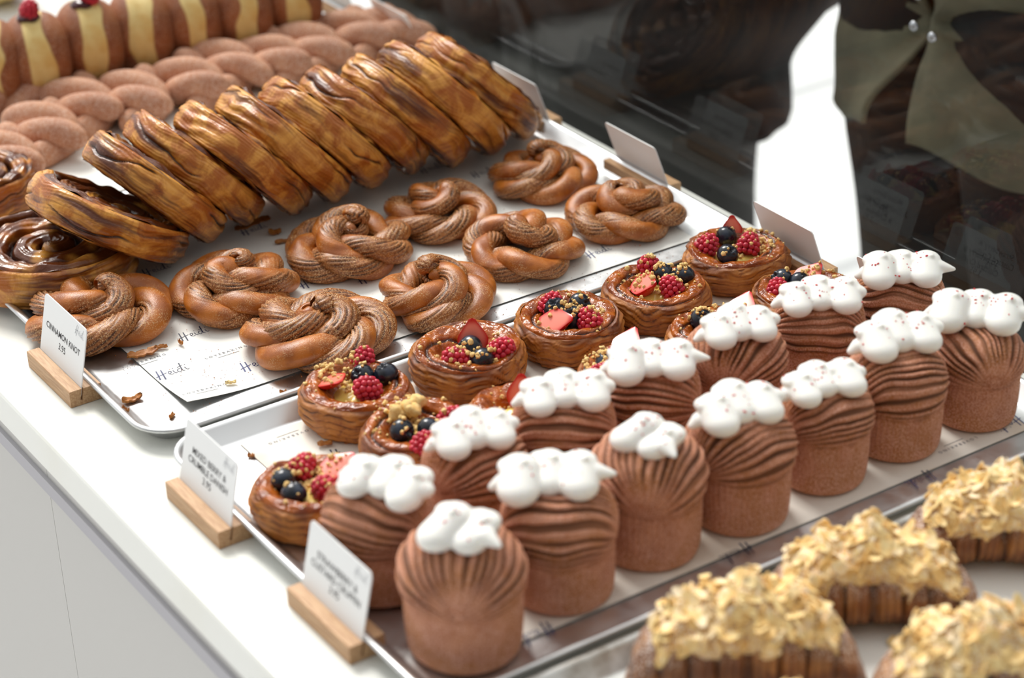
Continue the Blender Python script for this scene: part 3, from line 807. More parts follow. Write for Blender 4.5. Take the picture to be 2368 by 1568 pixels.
def person(label, loc, rz, jacket, legs, hairlen, open_hem, hem, seed):
    """standing, hands in the jacket pockets; local front is +x"""
    root = thing('person', label, 'person', loc, rz)
    mb = MB(); V0, F0 = ico(3)
    chain(mb, [(0, 0, .92), (.01, 0, 1.06), (.012, 0, 1.24), (0, 0, 1.40), (-.005, 0, 1.47)], np.array([.125, .118, .132, .125, .085]), (.85, 1.25))
    chain(mb, [(-.008, 0, 1.46), (.012, 0, 1.58)], np.array([.056, .052]))
    mb.add(V0 * (.098, .078, .118) + (.018, 0, 1.655), F0)                      # skull
    mb.add(V0 * (.060, .058, .060) + (.045, 0, 1.585), F0)                      # jaw
    chain(mb, [(.108, 0, 1.668), (.128, 0, 1.630), (.112, 0, 1.622)], np.array([.009, .014, .010]))   # nose
    mb.add(V0 * (.012, .026, .008) + (.098, 0, 1.588), F0)                      # mouth
    for s in (-1, 1):
        mb.add(V0 * (.018, .010, .032) + (.005, s * .080, 1.645), F0)           # ear
        chain(mb, [(-.01, s * .155, 1.40), (-.03, s * .235, 1.34), (-.055, s * .262, 1.16), (-.05, s * .255, 1.06), (.0, s * .215, .985), (.045, s * .165, .950)], np.array([.062, .060, .047, .043, .036, .028]))
        chain(mb, [(.045, s * .165, .950), (.070, s * .135, .935)], np.array([.030, .034]), (1, .6))
        for f in range(4): chain(mb, [(.080, s * (.125 - .004 * f), .953 - .017 * f), (.098, s * (.095 - .004 * f), .945 - .017 * f), (.098 - .01 * (f == 3), s * (.067 - .003 * f), .937 - .016 * f)], np.array([.0095, .009, .008]))
        chain(mb, [(.060, s * .145, .963), (.080, s * .115, .978), (.094, s * .095, .978)], np.array([.012, .010, .009]))
        chain(mb, [(0, s * .092, .92), (.012, s * .095, .70), (.005, s * .092, .48), (-.012, s * .092, .30), (-.022, s * .092, .09)], np.array([.100, .086, .058, .056, .036]))
        chain(mb, [(-.045, s * .095, .045), (.06, s * .10, .045), (.17, s * .105, .033)], np.array([.042, .040, .026]))
    link('body', fused(mb, 'body', .009, 3), MT['skin'], root)
    for s in (-1, 1): link('eye', MB().add(V0 * .0125 + (.098, s * .033, 1.668), F0).mesh('eye'), MT['print'], root)
    # hair
    n, m = 40, 60; th = np.linspace(.02, PI * .62, n)[:, None]; ph = np.linspace(0, 2 * PI, m, endpoint=False)[None, :]
    front = sstep(.3, .95, np.cos(ph)); th2 = th * (1 - .50 * front)
    low = hairlen * sstep(.75, 1, th / (PI * .62)) * (1 - front)
    r = 1.10 + .03 * np.sin(ph * 18 + th * 4)
    P = np.stack([.010 + .104 * r * np.sin(th2) * np.cos(ph), .086 * r * np.sin(th2) * np.sin(ph), 1.655 + .124 * r * np.cos(th2) - low], -1)
    link('hair', MB().grid(P, wv=True, cap0=True).mesh('hair'), MT['hair'], root)
    # trousers and shoes
    for s in (-1, 1):
        zz = np.linspace(.96, .075, 40); k = (.96 - zz) / .885
        C = np.stack([.006 * np.sin(k * 3) - .018 * k, s * (.080 + .012 * np.minimum(k * 4, 1)), zz], 1)
        R = (.138 - .050 * sstep(0, .55, k) + .003 * np.sin(k * 40) * sstep(.6, 1, k))
        a = np.linspace(0, 2 * PI, 40, endpoint=False)[None, :]
        R2 = R[:, None] * (1 + .03 * vnoise(np.cos(a) * 2, np.sin(a) * 2, zz[:, None] * 9, seed + s))
        link('trouser_leg', MB().grid(tube(C, R2, 40, up=(1, 0, 0)), wv=True, cap0=True, cap1=True).mesh('trouser_leg'), MT[legs], root)
        b = MB(); chain(b, [(-.050, s * .095, .052), (.03, s * .098, .058), (.11, s * .102, .048), (.185, s * .106, .036)], np.array([.046, .050, .046, .030]))
        for v in b.v: v[:, 2] = np.maximum(v[:, 2], .001)
        link('shoe', fused(b, 'shoe', .008, 2), MT['shoe'], root)
    # jacket: torso shell with front opening, sleeves, collar
    zs = np.linspace(0, 1, 90)[:, None]; a = np.linspace(0, 1, 170)[None, :]
    zsnap = hem + .140
    ztop = 1.475
    zc_ = ztop + (hem - ztop) * zs
    gap = (.02 + (open_hem * sstep(zsnap, hem - .01, zc_) if open_hem else 0 * zc_)) + .30 * sstep(1.36, 1.475, zc_)
    ang = gap + (2 * PI - 2 * gap) * a
    fr = np.exp(-(np.minimum(ang, 2 * PI - ang) / .55) ** 2)
    zz = zc_ + (.035 * np.exp(-((np.minimum(a, 1 - a)) / .05) ** 2) * sstep(.8, 1, zs) if open_hem else 0)
    A = .155 + .010 * sstep(1.0, hem, zc_) - .045 * sstep(1.38, 1.48, zc_) + .010 * np.sin((zc_ - 1.0) * 9)
    Bw = .228 + .0 * sstep(1.0, hem, zc_) + .022 * np.exp(-((zc_ - .99) / .09) ** 2) + .005 * np.sin(zc_ * 11) - .125 * sstep(1.34, 1.48, zc_)
    if not open_hem: Bw = Bw + .125 * sstep(.69, .86, zc_) * sstep(1.5, 1.1, zc_); A = A + .07 * sstep(.69, .86, zc_) * sstep(1.5, 1.1, zc_)
    if open_hem: Bw = Bw - .014 * sstep(.92, hem, zc_)
    if open_hem: A = A - .022 * np.exp(-((zc_ - zsnap) / .035) ** 2) + .030 * sstep(zsnap - .02, hem, zc_) * fr
    ff = vnoise(ang * 2.2, zc_ * 7, 0, seed) * .012 + vnoise(ang * 5 + zc_ * 14, zc_ * 10, 3, seed + 1) * .007
    if open_hem:     # drag folds running out from the fastening
        rr = np.hypot((zz - zsnap) * 1.0, np.minimum(ang, 2 * PI - ang) * .16); aa = np.arctan2(zz - zsnap, np.minimum(ang, 2 * PI - ang) * .16)
        ff = ff + .010 * np.sin(aa * 7 + 1.2 * np.sign(PI - ang)) * np.exp(-rr / .16) * sstep(0, .03, rr)
    P = np.stack([(A + ff) * np.cos(ang), (Bw + ff) * np.sin(ang), zz + 0 * ang], -1)
    o = link('jacket', MB().grid(P).mesh('jacket'), MT[jacket], root)
    md = o.modifiers.new('t', 'SOLIDIFY'); md.thickness = .005; md.offset = -1
    for s in (-1, 1):
        C = spline(np.array([(-.01, s * .135, 1.415), (-.03, s * .232, 1.345), (-.056, s * .272, 1.16), (-.05, s * .270, 1.06), (.01, s * .232, .985), (.060, s * .180, .955)]), 70)
        u = np.linspace(0, 1, 70)[:, None]; b = np.linspace(0, 2 * PI, 30, endpoint=False)[None, :]
        R = (.084 - .030 * u + .006 * np.sin(u * 42) * sstep(.3, .6, u)) * (1 + .05 * vnoise(np.cos(b), np.sin(b), u * 12, seed + 5))
        link('sleeve', MB().grid(tube(C, R, 30), wv=True, cap0=True, cap1=True).mesh('sleeve'), MT[jacket], o)
    cz = np.linspace(0, 1, 10)[:, None]; ca = np.linspace(.5, 2 * PI - .5, 60)[None, :]
    P = np.stack([(.085 + .02 * cz) * np.cos(ca) - .005, (.090 + .02 * cz) * np.sin(ca), 1.50 - .06 * cz + .02 * np.sin(ca * 2) * 0], -1)
    cl = link('collar', MB().grid(P).mesh('collar'), MT[jacket], o); md = cl.modifiers.new('t', 'SOLIDIFY'); md.thickness = .006
    return root, o
# ================================================================ placing everything
build_setting()
TB0, TB1 = 0.567, 1.165
tray('aluminium baking tray under the cinnamon knots and the leaning swirls', TB0, TB1, 1.408, 1.826)
tray('aluminium baking tray under the berry danishes and the cream topped buns', TB0 + .004, TB1, .998, 1.402, 'tray')
tray('worn aluminium baking tray under the almond croissants at bottom right', TB0 + .03, TB1 + .005, .585, .990, 'worn')
tray('aluminium baking tray under the sugared dough twists', TB0, TB1, 1.834, 2.236)
tray('aluminium baking tray under the row of cream filled doughnuts', TB0, TB1, 2.244, 2.650)

PB = at(435, 945, ZP)
paper('white printed baking paper under the cinnamon knots and leaning swirls', PB[0], 1.128, PB[1], 1.795,
      [('h', 424, 790, .0235), ('h', 372, 880, .0250), ('h', 568, 860, .0250), ('h', 338, 640, .0235), ('h', 1367, 598, .0225), ('h', 566, 545, .0230), ('h', 704, 668, .0235), ('h', 838, 658, .0235), ('h', 1100, 412, .0220), ('h', 980, 402, .022),
       ('l', 334, 836, .0042), ('l', 523, 815, .0042), ('l', 474, 907, .0042)], curl=(PB[0], PB[1], .06, .006), seed=3)
PC0 = at(553, 1025, ZP); PC1 = at(2368, 984, ZP); PCm = at(1600, 1320, ZP)
paper('printed greaseproof sheet under the berry danishes and cream topped buns', PC0[0], min(PC1[0] + .003, 1.148), PCm[1], PC0[1],
      [('h', 1722, 1256, .0235), ('h', 2142, 1088, .0225), ('h', 1262, 1440, .0240), ('h', 2346, 962, .0225), ('h', 775, 1040, .0235),
       ('l', 2215, 1030, .0042), ('l', 672, 1010, .0042)], mat='greased', flip=True, seed=8)
paper('white paper sheet under the almond croissants', .625, 1.145, .605, .955, [], seed=12, amp=.0004)
paper('white paper sheet under the sugared dough twists', .60, 1.14, 1.87, 2.20, [], seed=14, amp=.0004)
paper('white paper sheet under the cream filled doughnuts', .60, 1.14, 2.28, 2.62, [], seed=15, amp=.0004)

# ---- price cards
def card_y(px, py, X): return float(atx(px, py, X)[1])
h1, h2, h3 = at(165, 945, ZC), at(508, 1272, ZC), at(810, 1540, ZC)
price_card('white card reading CINNAMON KNOT 3.95 in a beech block', h1[0] + .0125, h1[1] + .043, -1, ('CINNAMON KNOT', '3.95'))
price_card('white card for the mixed berry danish in a beech block at the front edge', h2[0] + .0125, h2[1] + .043, -1, ('MIXED BERRY &\nCRUMBLE DANISH', '3.95'))
price_card('white card for the strawberry custard cruffin in a beech block, nearest of the front cards', h3[0] + .0125, h3[1] + .043, -1, ('STRAWBERRY &\nCUSTARD CRUFFIN', '3.95'))
XB = 1.166
for (px, py), lab, ln in (((1247, 196), 'pale card seen from behind at the right end of the leaning swirls', None), ((1523, 350), 'pale card seen from behind in a wooden block behind the rearmost cinnamon knots', ('Cinnamon Knot', '3.95')),
                          ((1886, 572), 'pale card seen from behind, next to the rearmost berry danish', ('Mixed Berry\n& Crumble Danish', '3.95')), ((2140, 696), 'pale card facing the screen behind the rearmost cream topped buns', ('Strawberry &\nCustard Cruffin', '3.95')),
                          ((948, 45), 'pale card seen from behind above the sugared dough twists', None), ((800, -8), 'blurred card in a brown block at the end of the doughnut row', None)):
    price_card(lab, XB - .0, card_y(px, py, XB - .012) + .041, 1, ln, tall=.054, wide=.080, lean=20)

# ---- cinnamon knots
KN = [((230, 715), 1.06, 1, .3, 'cinnamon sugar knot right behind the CINNAMON KNOT card'),
      ((541, 655), .99, -1, 1.2, 'cinnamon sugar knot between the printed word on the paper and the leaning swirls'),
      ((735, 758), 1.06, 1, 2.5, 'flat wide cinnamon sugar knot nearest the berry danishes, above the paper edge'),
      ((808, 560), 1.01, -1, 4.0, 'cinnamon sugar knot with a round coiled top in the middle of the back row'),
      ((1010, 668), .91, 1, 5.2, 'tall cinnamon sugar knot between the flat wide knot and the danish with the standing strawberry'),
      ((1016, 480), .92, 1, 3.3, 'cinnamon sugar knot in the back row just below the middle of the leaning swirls'),
      ((1208, 560), .95, -1, 2.2, 'cinnamon sugar knot in the front row beside the tray edge, above the third danish'),
      ((1255, 392), .90, 1, 1.0, 'cinnamon sugar knot below the last leaning swirl, left of the card seen from behind'),
      ((1443, 481), .91, -1, .2, 'cinnamon sugar knot in front of the card seen from behind, nearest the screen')]
for i, ((x, y), s, d, rz, lab) in enumerate(KN):
    p = at(x, y, ZC + .021)
    me = knot_mesh(11 + i * 3, turns=(1.95, 2.0, 2.05, 2.1, 1.92)[i % 5], dirn=d, lift=(.010, .014, .008, .015, .018, .014, .016, .015, .016)[i])
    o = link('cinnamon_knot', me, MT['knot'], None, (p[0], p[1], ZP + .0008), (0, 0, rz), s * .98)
    tag(o, lab, 'pastry', 'cinnamon knots on the tray')

# ---- berry danishes
RASP, BLUE = raspberry_mesh(), blueberry_mesh()
STRAW, STRAWT = strawberry_mesh(1.0), strawberry_mesh(.55)
for me, k in ((RASP, 'raspberry'), (BLUE, 'blueberry'), (STRAW, 'strawberry'), (STRAWT, 'strawberry')): me.materials.append(MT[k])
DN = [((825, 893), 1.0, 'r840,835 r848,903 b838,872 b893,868 t768,885,-60', (790, 858), 1.0, 'berry danish with a thin strawberry slice, two raspberries, two blueberries; leftmost of the back row'),
      ((1083, 808), 1.04, 's1094,795,95 r1055,838 r1160,817 b1088,810 b1114,838', (1090, 845), .6, 'berry danish with a pale strawberry half standing upright'),
      ((1313, 730), 1.0, 'r1275,708 b1284,716 b1340,706 b1322,737 s1282,749,-20 r1362,745', (1330, 722), .8, 'berry danish with three blueberries and a red strawberry tip, third in the back row'),
      ((1517, 660), .99, 'r1500,620 b1533,636 b1580,640 s1487,660,-55 r1552,668', (1530, 645), 1.5, 'berry danish covered in crumble over berries, fourth in the back row'),
      ((1702, 574), .99, 's1693,536,90 b1680,548 b1683,591 r1635,571 r1731,568', (1752, 560), .8, 'berry danish with two big blueberries and bright custard, nearest the screen'),
      ((718, 1118), .96, 'r700,1080 b655,1110 b680,1142 r750,1128 s778,1080,30', (715, 1100), 1.3, 'berry danish at the front edge, partly behind the nearest back row bun'),
      ((967, 985), 1.0, 'b930,1000 b992,996 r980,1032 r1045,972', (930, 960), 1.6, 'berry danish with a big lump of crumble, beside the row of cream topped buns'),
      ((1215, 938), .99, 's1207,918,80 r1240,950', (1190, 955), 1.0, 'berry danish mostly hidden behind a cream topped bun, below the standing strawberry danish'),
      ((1468, 850), .99, 's1448,796,60 b1403,842 r1392,872 b1440,835', (1395, 850), 1.7, 'berry danish half hidden behind a cream topped bun, with crumble heaped at its left'),
      ((1668, 762), .99, 'b1622,741 s1714,712,60 r1700,740', (1640, 735), .9, 'berry danish half hidden behind a cream topped bun, one large blueberry at its left'),
      ((1868, 672), .98, 'b1808,648 r1800,675 s1868,640,40 b1850,655', (1880, 640), .5, 'berry danish behind the last back row bun, a raspberry at its left')]
PX2 = lambda x, y, z, c, s: ((at(x, y, z) - c) / s)
for i, ((x, y), s, top, cl, cn, lab) in enumerate(DN):
    s *= .975
    p = at(x, y, ZP + .029); c = np.array([p[0], p[1], ZP + .0005])
    root = thing('berry_danish', lab, 'pastry', c, 0, 'berry crumble danishes on the tray')
    root.scale = (s,) * 3
    a, b, cu = danish_meshes(40 + i * 5)
    rz = (0, 0, i * 1.3)
    link('pastry_case', a, MT['flaky'], root, rot=rz); link('glazed_top', b, MT['glaze'], root, rot=rz); link('custard', cu, MT['custard'], root, rot=rz)
    rng = np.random.default_rng(100 + i)
    for k, t in enumerate(top.split()):
        q = t[1:].split(','); px, py = float(q[0]), float(q[1])
        if t[0] == 'r':
            l = PX2(px, py, ZP + .030, c, s); link('raspberry', RASP, None, root, (l[0], l[1], .0315), (rng.uniform(-.9, .9), rng.uniform(-.9, .9), rng.uniform(0, 6)), rng.uniform(1.36, 1.5))
        elif t[0] == 'b':
            l = PX2(px, py, ZP + .030, c, s); link('blueberry', BLUE, None, root, (l[0], l[1], .0312), (rng.uniform(-1.1, 1.1), rng.uniform(-1.1, 1.1), rng.uniform(0, 6)), rng.uniform(1.2, 1.32))
        else:
            ang = math.radians(float(q[2])); l = PX2(px, py, ZP + .031, c, s)
            rt = np.array([.83281, -.55262, 0]); bk = np.array([.55262, .83281, 0]); upv = np.array([-.16, -.25, .95])
            if t[0] == 's' and abs(float(q[2]) - 90) < 16:   # standing: tip up, cut face to the viewer
                X_ = np.array([.10, .16, .98]); Z_ = -bk * .98 + np.array([0, 0, .2])
            else:
                X_ = math.cos(ang) * rt + math.sin(ang) * bk; X_ = X_ + np.array([0, 0, .35]); Z_ = upv + (.6 if t[0] == 't' else -.2) * bk - .4 * rt
            X_ = X_ / np.linalg.norm(X_); Y_ = np.cross(Z_, X_); Y_ /= np.linalg.norm(Y_); Z_ = np.cross(X_, Y_)
            o = link('strawberry_slice', STRAW if t[0] == 's' else STRAWT, None, root)
            M = Matrix(np.stack([X_, Y_, Z_], 1).tolist()).to_4x4() @ Matrix.Scale(1.25 if i != 4 else .95, 4); M.translation = (l[0], l[1], .034); o.matrix_local = M
    # crumble scattered over the well and rim
    obs = [o for o in root.children if o.name.startswith(('glazed', 'custard', 'rasp', 'blue', 'straw'))]
    TV, TF = [], []; n0 = 0
    for o in obs:
        M = np.array(o.matrix_basis); V = np.array([v.co for v in o.data.vertices]) @ M[:3, :3].T + M[:3, 3]
        TV += V.tolist(); TF += [tuple(q + n0 for q in f.vertices) for f in o.data.polygons]; n0 += len(V)
    bv = BVHTree.FromPolygons(TV, TF)
    l = PX2(cl[0], cl[1], ZP + .03, c, s); pts, rad = [], []
    N1 = int(60 * cn)
    for k in range(N1 + 46):
        if k < N1: xy = np.array([l[0], l[1]]) + rng.normal(size=2) * (.0105 if cn < 1.5 else .013); r = rng.uniform(.0008, .0023)
        elif k < N1 + 16: xy = rng.normal(size=2) * .016; r = rng.uniform(.0009, .0019)
        else: a_ = rng.uniform(0, 6.28); xy = np.array([math.cos(a_), math.sin(a_)]) * rng.uniform(.018, .043); r = rng.uniform(.0003, .0011)
        h = bv.ray_cast(Vector((xy[0], xy[1], .09)), Vector((0, 0, -1)))
        if h[0] is None: continue
        pts.append((xy[0], xy[1], h[0].z + r * .45)); rad.append(r)
    if i == 6:
        q = PX2(945, 938, ZP + .035, c, s)
        for k in range(16): pts.append((q[0] + rng.normal() * .007, q[1] + rng.normal() * .004, .034 + rng.normal() * .002)); rad.append(rng.uniform(.004, .0062))
    stuff(link('crumble', lumps(MB(), pts, rad, 300 + i, rough=.62).mesh('crumble'), MT['crumble'], root))

# ---- cream topped cruffins
CREAM = [cream_mesh(2), cream_mesh(9, 3, False), cream_mesh(23, 3, False), cream_mesh(31, 2)]
for me in CREAM: me.materials.append(MT['cream'])
CF = [((1076, 1490), 1.00, -5, (1066, 1218), -35, 3, 1.10, 'nearest cream topped bun, at the tray corner, with ridges fanning down its front'),
      ((1298, 1362), .95, 88, (1266, 1100), 5, 0, 1.12, 'second cream topped bun of the front row, with ridges arching over like a rainbow'),
      ((1500, 1260), .98, -4, (1505, 1005), -55, 3, 1.04, 'third cream topped bun of the front row, ridges fanning straight down'),
      ((1708, 1185), .94, -48, (1702, 940), 25, 1, 1.05, 'fourth cream topped bun of the front row'),
      ((1900, 1095), .88, -55, (1898, 882), 25, 2, 1.0, 'fifth cream topped bun of the front row'),
      ((2066, 1020), .91, -60, (2070, 776), 20, 1, 1.08, 'sixth cream topped bun of the front row, second from the screen'),
      ((2249, 955), .86, 24, (2257, 722), -12, 0, 1.13, 'last cream topped bun of the front row, at the right edge of the picture'),
      ((885, 1345), .93, 55, (893, 1108), -28, 2, 1.08, 'first cream topped bun of the back row, behind the strawberry cruffin card'),
      ((1105, 1215), .90, -50, (1085, 1022), 22, 1, .98, 'second cream topped bun of the back row, behind the rainbow ridged one'),
      ((1308, 1130), .91, 88, (1302, 905), 10, 2, 1.06, 'third cream topped bun of the back row, a red speck on its ridges'),
      ((1506, 1045), .90, 80, (1503, 845), 6, 0, 1.06, 'fourth cream topped bun of the back row'),
      ((1700, 965), .92, -15, (1702, 778), 18, 1, .96, 'fifth cream topped bun of the back row, with steep ridges'),
      ((1890, 880), .86, 88, (1888, 698), 6, 2, 1.04, 'sixth cream topped bun of the back row'),
      ((2072, 815), .86, 84, (2084, 630), 0, 0, 1.02, 'last cream topped bun of the back row, next to the screen')]
BVC = [BVHTree.FromPolygons([tuple(v.co) for v in m.vertices], [tuple(f.vertices) for f in m.polygons]) for m in CREAM]
for i, ((x, y), s, d, (cx, cy), ca, cv, cs, lab) in enumerate(CF):
    p = at(x, y, ZP + .0012)
    root = thing('cream_cruffin', lab, 'pastry', (p[0], p[1], ZP + .0008), 0, 'cream topped cruffins in two rows')
    psi = math.atan2(-p[1], -p[0])
    me = cruffin_mesh(200 + i * 7, poletilt=(.0, .12, -.1)[i % 3])
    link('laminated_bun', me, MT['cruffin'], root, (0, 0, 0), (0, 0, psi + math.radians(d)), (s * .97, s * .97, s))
    q = at(cx, cy, p[2] + .0955 * s)
    off = np.array([q[0] - p[0], q[1] - p[1]]); k = np.linalg.norm(off); off = off * min(1, .012 / max(k, 1e-6))
    cr = link('whipped_cream', CREAM[cv], None, root, (off[0], off[1], .0855 * s), (0, 0, math.atan2(-.55262, .83281) + math.radians(ca)), (cs * 1.06, cs * 1.12, cs * .86))
    rng = np.random.default_rng(500 + i); sp = MB(); V0, F0 = ico(1)
    for _ in range(30):
        xy = rng.normal(size=2) * (.017, .007)
        h = BVC[cv].ray_cast(Vector((xy[0], xy[1], .06)), Vector((0, 0, -1)))
        if h[0] is None: continue
        r = rng.uniform(.0005, .0015) * (.6 if rng.uniform() < .5 else 1)
        sp.add((V0 * np.array([1, .75, .5]) * r) @ rotm(rng).T + np.array(h[0]) , F0)
    stuff(link('red_sprinkles', sp.mesh('sprinkles'), MT['sprinkle'], cr))

# ---- leaning swirls: (x, y, lean from upright, radius, yaw)
SW = [(0.6787, 1.7155, 0.9931, 0.0715, 0.0887, 'first leaning glazed swirl, tipped furthest back so its dark jam spiral shows'),
      (0.7340, 1.7363, 0.7628, 0.0718, 0.03, 'second leaning glazed swirl, one in front of the tipped back one'),
      (0.7793, 1.7440, 0.7428, 0.0706, -0.02, 'third leaning glazed swirl from the left'), (0.8235, 1.7346, 0.7313, 0.0717, 0.015, 'fourth leaning glazed swirl from the left'),
      (0.8683, 1.7395, 0.7193, 0.0718, -0.02, 'fifth leaning glazed swirl, with a dark scorched edge at its top'), (0.9128, 1.7415, 0.719, 0.0718, -0.02, 'sixth leaning glazed swirl from the left'),
      (0.9579, 1.7444, 0.7346, 0.0716, 0.0, 'seventh leaning glazed swirl, below the round sugared twists'), (1.0006, 1.7409, 0.7134, 0.072, -0.0266, 'eighth leaning glazed swirl, third from the right end'),
      (1.0440, 1.7414, 0.7229, 0.0719, -0.03, 'ninth leaning glazed swirl, second from the right end'), (1.0880, 1.7495, 0.7622, 0.0717, -0.0387, 'last leaning glazed swirl at the right end, nearest the screen')]
def place_swirl(me, X, Y, Z, al, be, label, spin):
    n = Vector((math.cos(al) * math.cos(be), math.cos(al) * math.sin(be), math.sin(al)))
    q = Vector((0, 0, 1)).rotation_difference(n)
    o = link('glazed_swirl', me, MT['swirl']); o.matrix_world = Matrix.Translation((X, Y, Z)) @ q.to_matrix().to_4x4() @ Matrix.Rotation(spin, 4, 'Z')
    V = np.array([v.co for v in me.vertices]) @ np.array(o.matrix_world)[:3, :3].T
    o.location.z = ZP + .0014 - V[:, 2].min()
    return tag(o, label, 'pastry', 'glazed swirl pastries leaning in a row')
for i, (X, Y, al, r, be, lab) in enumerate(SW):
    o = place_swirl(swirl_mesh(700 + i * 13, r, .0305), X, Y, 0, al, be, lab, 1.7 * i)
p = at(120, 588, ZC + .03)
place_swirl(swirl_mesh(901, .0735, .036, 2.6), p[0], p[1], 0, PI / 2, 0, 'glazed swirl lying flat at the left, half under the leaning row', .4)
p = at(-60, 462, ZC + .03)
place_swirl(swirl_mesh(933, .056, .036, 2.6), .630, 1.912, 0, PI / 2, 0, 'glazed swirl lying flat at the left picture edge, behind the other flat one', 2.0)

# ---- sugared twists: ends of the rope in the photo
TW = [((-15, 240), (85, 215), 0, 'sugared twist at the left edge under the nearest doughnut'), ((70, 268), (142, 358), 0, 'sugared twist of three long lobes at the left, in front of the doughnut row'),
      ((140, 205), (245, 300), 0, 'pale sugared twist below the second doughnut'), ((290, 190), (345, 282), 0, 'sugared twist with two fat lobes below the third doughnut'),
      ((395, 160), (490, 240), 0, 'sugared twist left of the scorched swirl top'), ((490, 128), (575, 205), 0, 'sugared twist below the fourth doughnut'),
      ((590, 112), (680, 180), 0, 'sugared twist in the middle of the row'), ((680, 85), (770, 160), 0, 'reddish sugared twist with three clear lobes'),
      ((775, 55), (880, 125), 0, 'pale sugared twist under the card above the row'), ((-30, 330), (50, 425), 0, 'sugared twist cut by the left edge, lower of the two'),
      ((860, 60), (950, 110), 0, 'sugared twist at the far end of the row, next to the screen')]
for i, (a, b, r, lab) in enumerate(TW):
    A, B = at(*a, ZC + .018), at(*b, ZC + .018); m = (A + B) / 2; d = A - B
    o = link('sugared_twist', twist_mesh(60 + i), MT['twist'], None, (m[0], m[1], ZP + .0008), (0, 0, math.atan2(d[1], d[0]) - PI / 2), .96)
    tag(o, lab, 'pastry', 'sugared dough twists in a row')

# ---- doughnuts on edge
JAM = MB(); V0, F0 = ico(3); JAM.add(V0 * np.array([.012, .011, .005]) * (1 + .15 * vnoise(V0[:, 0] * 3, V0[:, 1] * 3, V0[:, 2] * 3, 3))[:, None], F0); JAMM = JAM.mesh('jam')
NN = [((-20, 157), 1.0, 'doughnut cut by the left picture edge', 0), ((88, 139), 1.0, 'sugared doughnut with a raspberry on top, second from the left', 1), ((209, 107), 1.0, 'sugared doughnut with a raspberry on dark jam, third from the left', 1),
      ((328, 79), 1.0, 'sugared doughnut right of the two with raspberries', 0), ((439, 55), 1.0, 'sugared doughnut in the middle of the row, third from its right end', 0), ((554, 35), 1.0, 'sugared doughnut second from the right end', 0), ((670, 7), 1.0, 'last sugared doughnut at the right end of the row', 0)]
for i, ((x, y), s, lab, berry) in enumerate(NN):
    p = at(x, y, ZC + .048)
    root = thing('cream_doughnut', lab, 'doughnut', (p[0], p[1], ZP + .0012), -.30 + .05 * ((i * 7) % 3 - 1), 'sugared doughnuts standing on edge')
    me = doughnut_mesh(80 + i); zmin = min(v.co.z for v in me.vertices)
    link('sugared_shell', me, MT['doughnut'], root, (0, 0, -zmin * s), (0, 0, 0), s)
    if berry:
        link('jam_filling', JAMM, MT['jam'], root, (-.004, -.006, .0925), (0, 0, 0))
        link('raspberry', RASP, None, root, (-.002 if i == 1 else .006, -.008, .1015), (.4, .3, 0), 1.35)
p = at(20, -5, ZC + .05)
root = thing('cream_doughnut', 'doughnut in the row behind, at the top left corner', 'doughnut', (p[0] + .03, p[1] + .12, ZP + .0012), 0, None)
me = doughnut_mesh(99); link('sugared_shell', me, MT['doughnut'], root, (0, 0, -min(v.co.z for v in me.vertices)))

# ---- almond croissants
AC = [((1432, 1505), (2000, 1482), .0, 'leftmost whole almond croissant, at the bottom of the picture'), ((1738, 1362), (2275, 1352), 0, 'almond croissant dusted with icing sugar in the middle of its tray'),
      ((2068, 1215), (2560, 1225), 0, 'almond croissant cut by the right edge, below the worn tray rim'), ((1990, 1560), (2560, 1560), 0, 'almond croissant cut by the bottom right corner'),
      ((2318, 1440), (2820, 1440), 0, 'almond croissant showing only its left tip at the right edge'), ((2352, 1062), (2800, 1090), 0, 'almond croissant showing a few flakes at the right edge above the others'), ((1560, 1728), (2080, 1715), 0, 'almond croissant just showing its top at the bottom edge')]
for i, (a, b, r, lab) in enumerate(AC):
    A, B = at(*a, ZC + .024), at(*b, ZC + .024); m = (A + B) / 2; d = B - A
    L = float(np.linalg.norm(d[:2]))
    root = thing('almond_croissant', lab, 'croissant', (m[0], m[1], ZP + .0008), math.atan2(d[1], d[0]), 'almond croissants on the worn tray')
    b_, pa, fl = croissant_meshes(900 + i * 11)
    root.scale = (L / .185,) * 3 if L < .22 else (1.1,) * 3
    link('croissant', b_, MT['croissant'], root); link('almond_paste', pa, MT['frangipane'], root); stuff(link('flaked_almonds', fl, MT['almond'], root))

# ---- loose flakes and crumbs
FL = [((330, 822), .014, .006, .5, 'large golden crust flake beside the knot behind the card'), ((372, 806), .006, .002, .3, 'small thin crust flake below the printed word'), ((306, 928), .009, .004, .6, 'brown crust flake on the bare metal by the CINNAMON KNOT card'),
      ((418, 796), .004, .0015, 2.2, 'tiny flake at the start of the printed word'), ((398, 965), .004, .002, 1.2, 'red brown flake near the tray corner'), ((292, 953), .004, .0018, 2.5, 'small flake on the left tray rim'), ((534, 888), .0045, .002, .2, 'pale oat coloured flake at the paper edge'),
      ((655, 911), .003, .0014, .4, 'crumb on the rim between the trays'), ((585, 520), .020, .006, .7, 'long brown crust flake in the shade of the leaning swirls'), ((636, 541), .006, .004, 0, 'round flake left of the coiled knot'), ((650, 562), .006, .003, .3, 'dark flake left of the coiled knot'),
      ((1140, 1535), .011, .008, .4, 'caramel crumb at the foot of the nearest bun'), ((752, 1030), .006, .003, .2, 'yellow crumb between two danishes'), ((683, 955), .005, .004, 0, 'golden crumb beside the leftmost danish'), ((2085, 1488), .010, .006, 0, 'loose almond flake between the croissants'), ((581, 1058), .003, .002, 0, 'crumb on bare metal beside the danish paper'), ((380, 545), .010, .004, 1.0, 'brown flake under the tipped back swirl')]
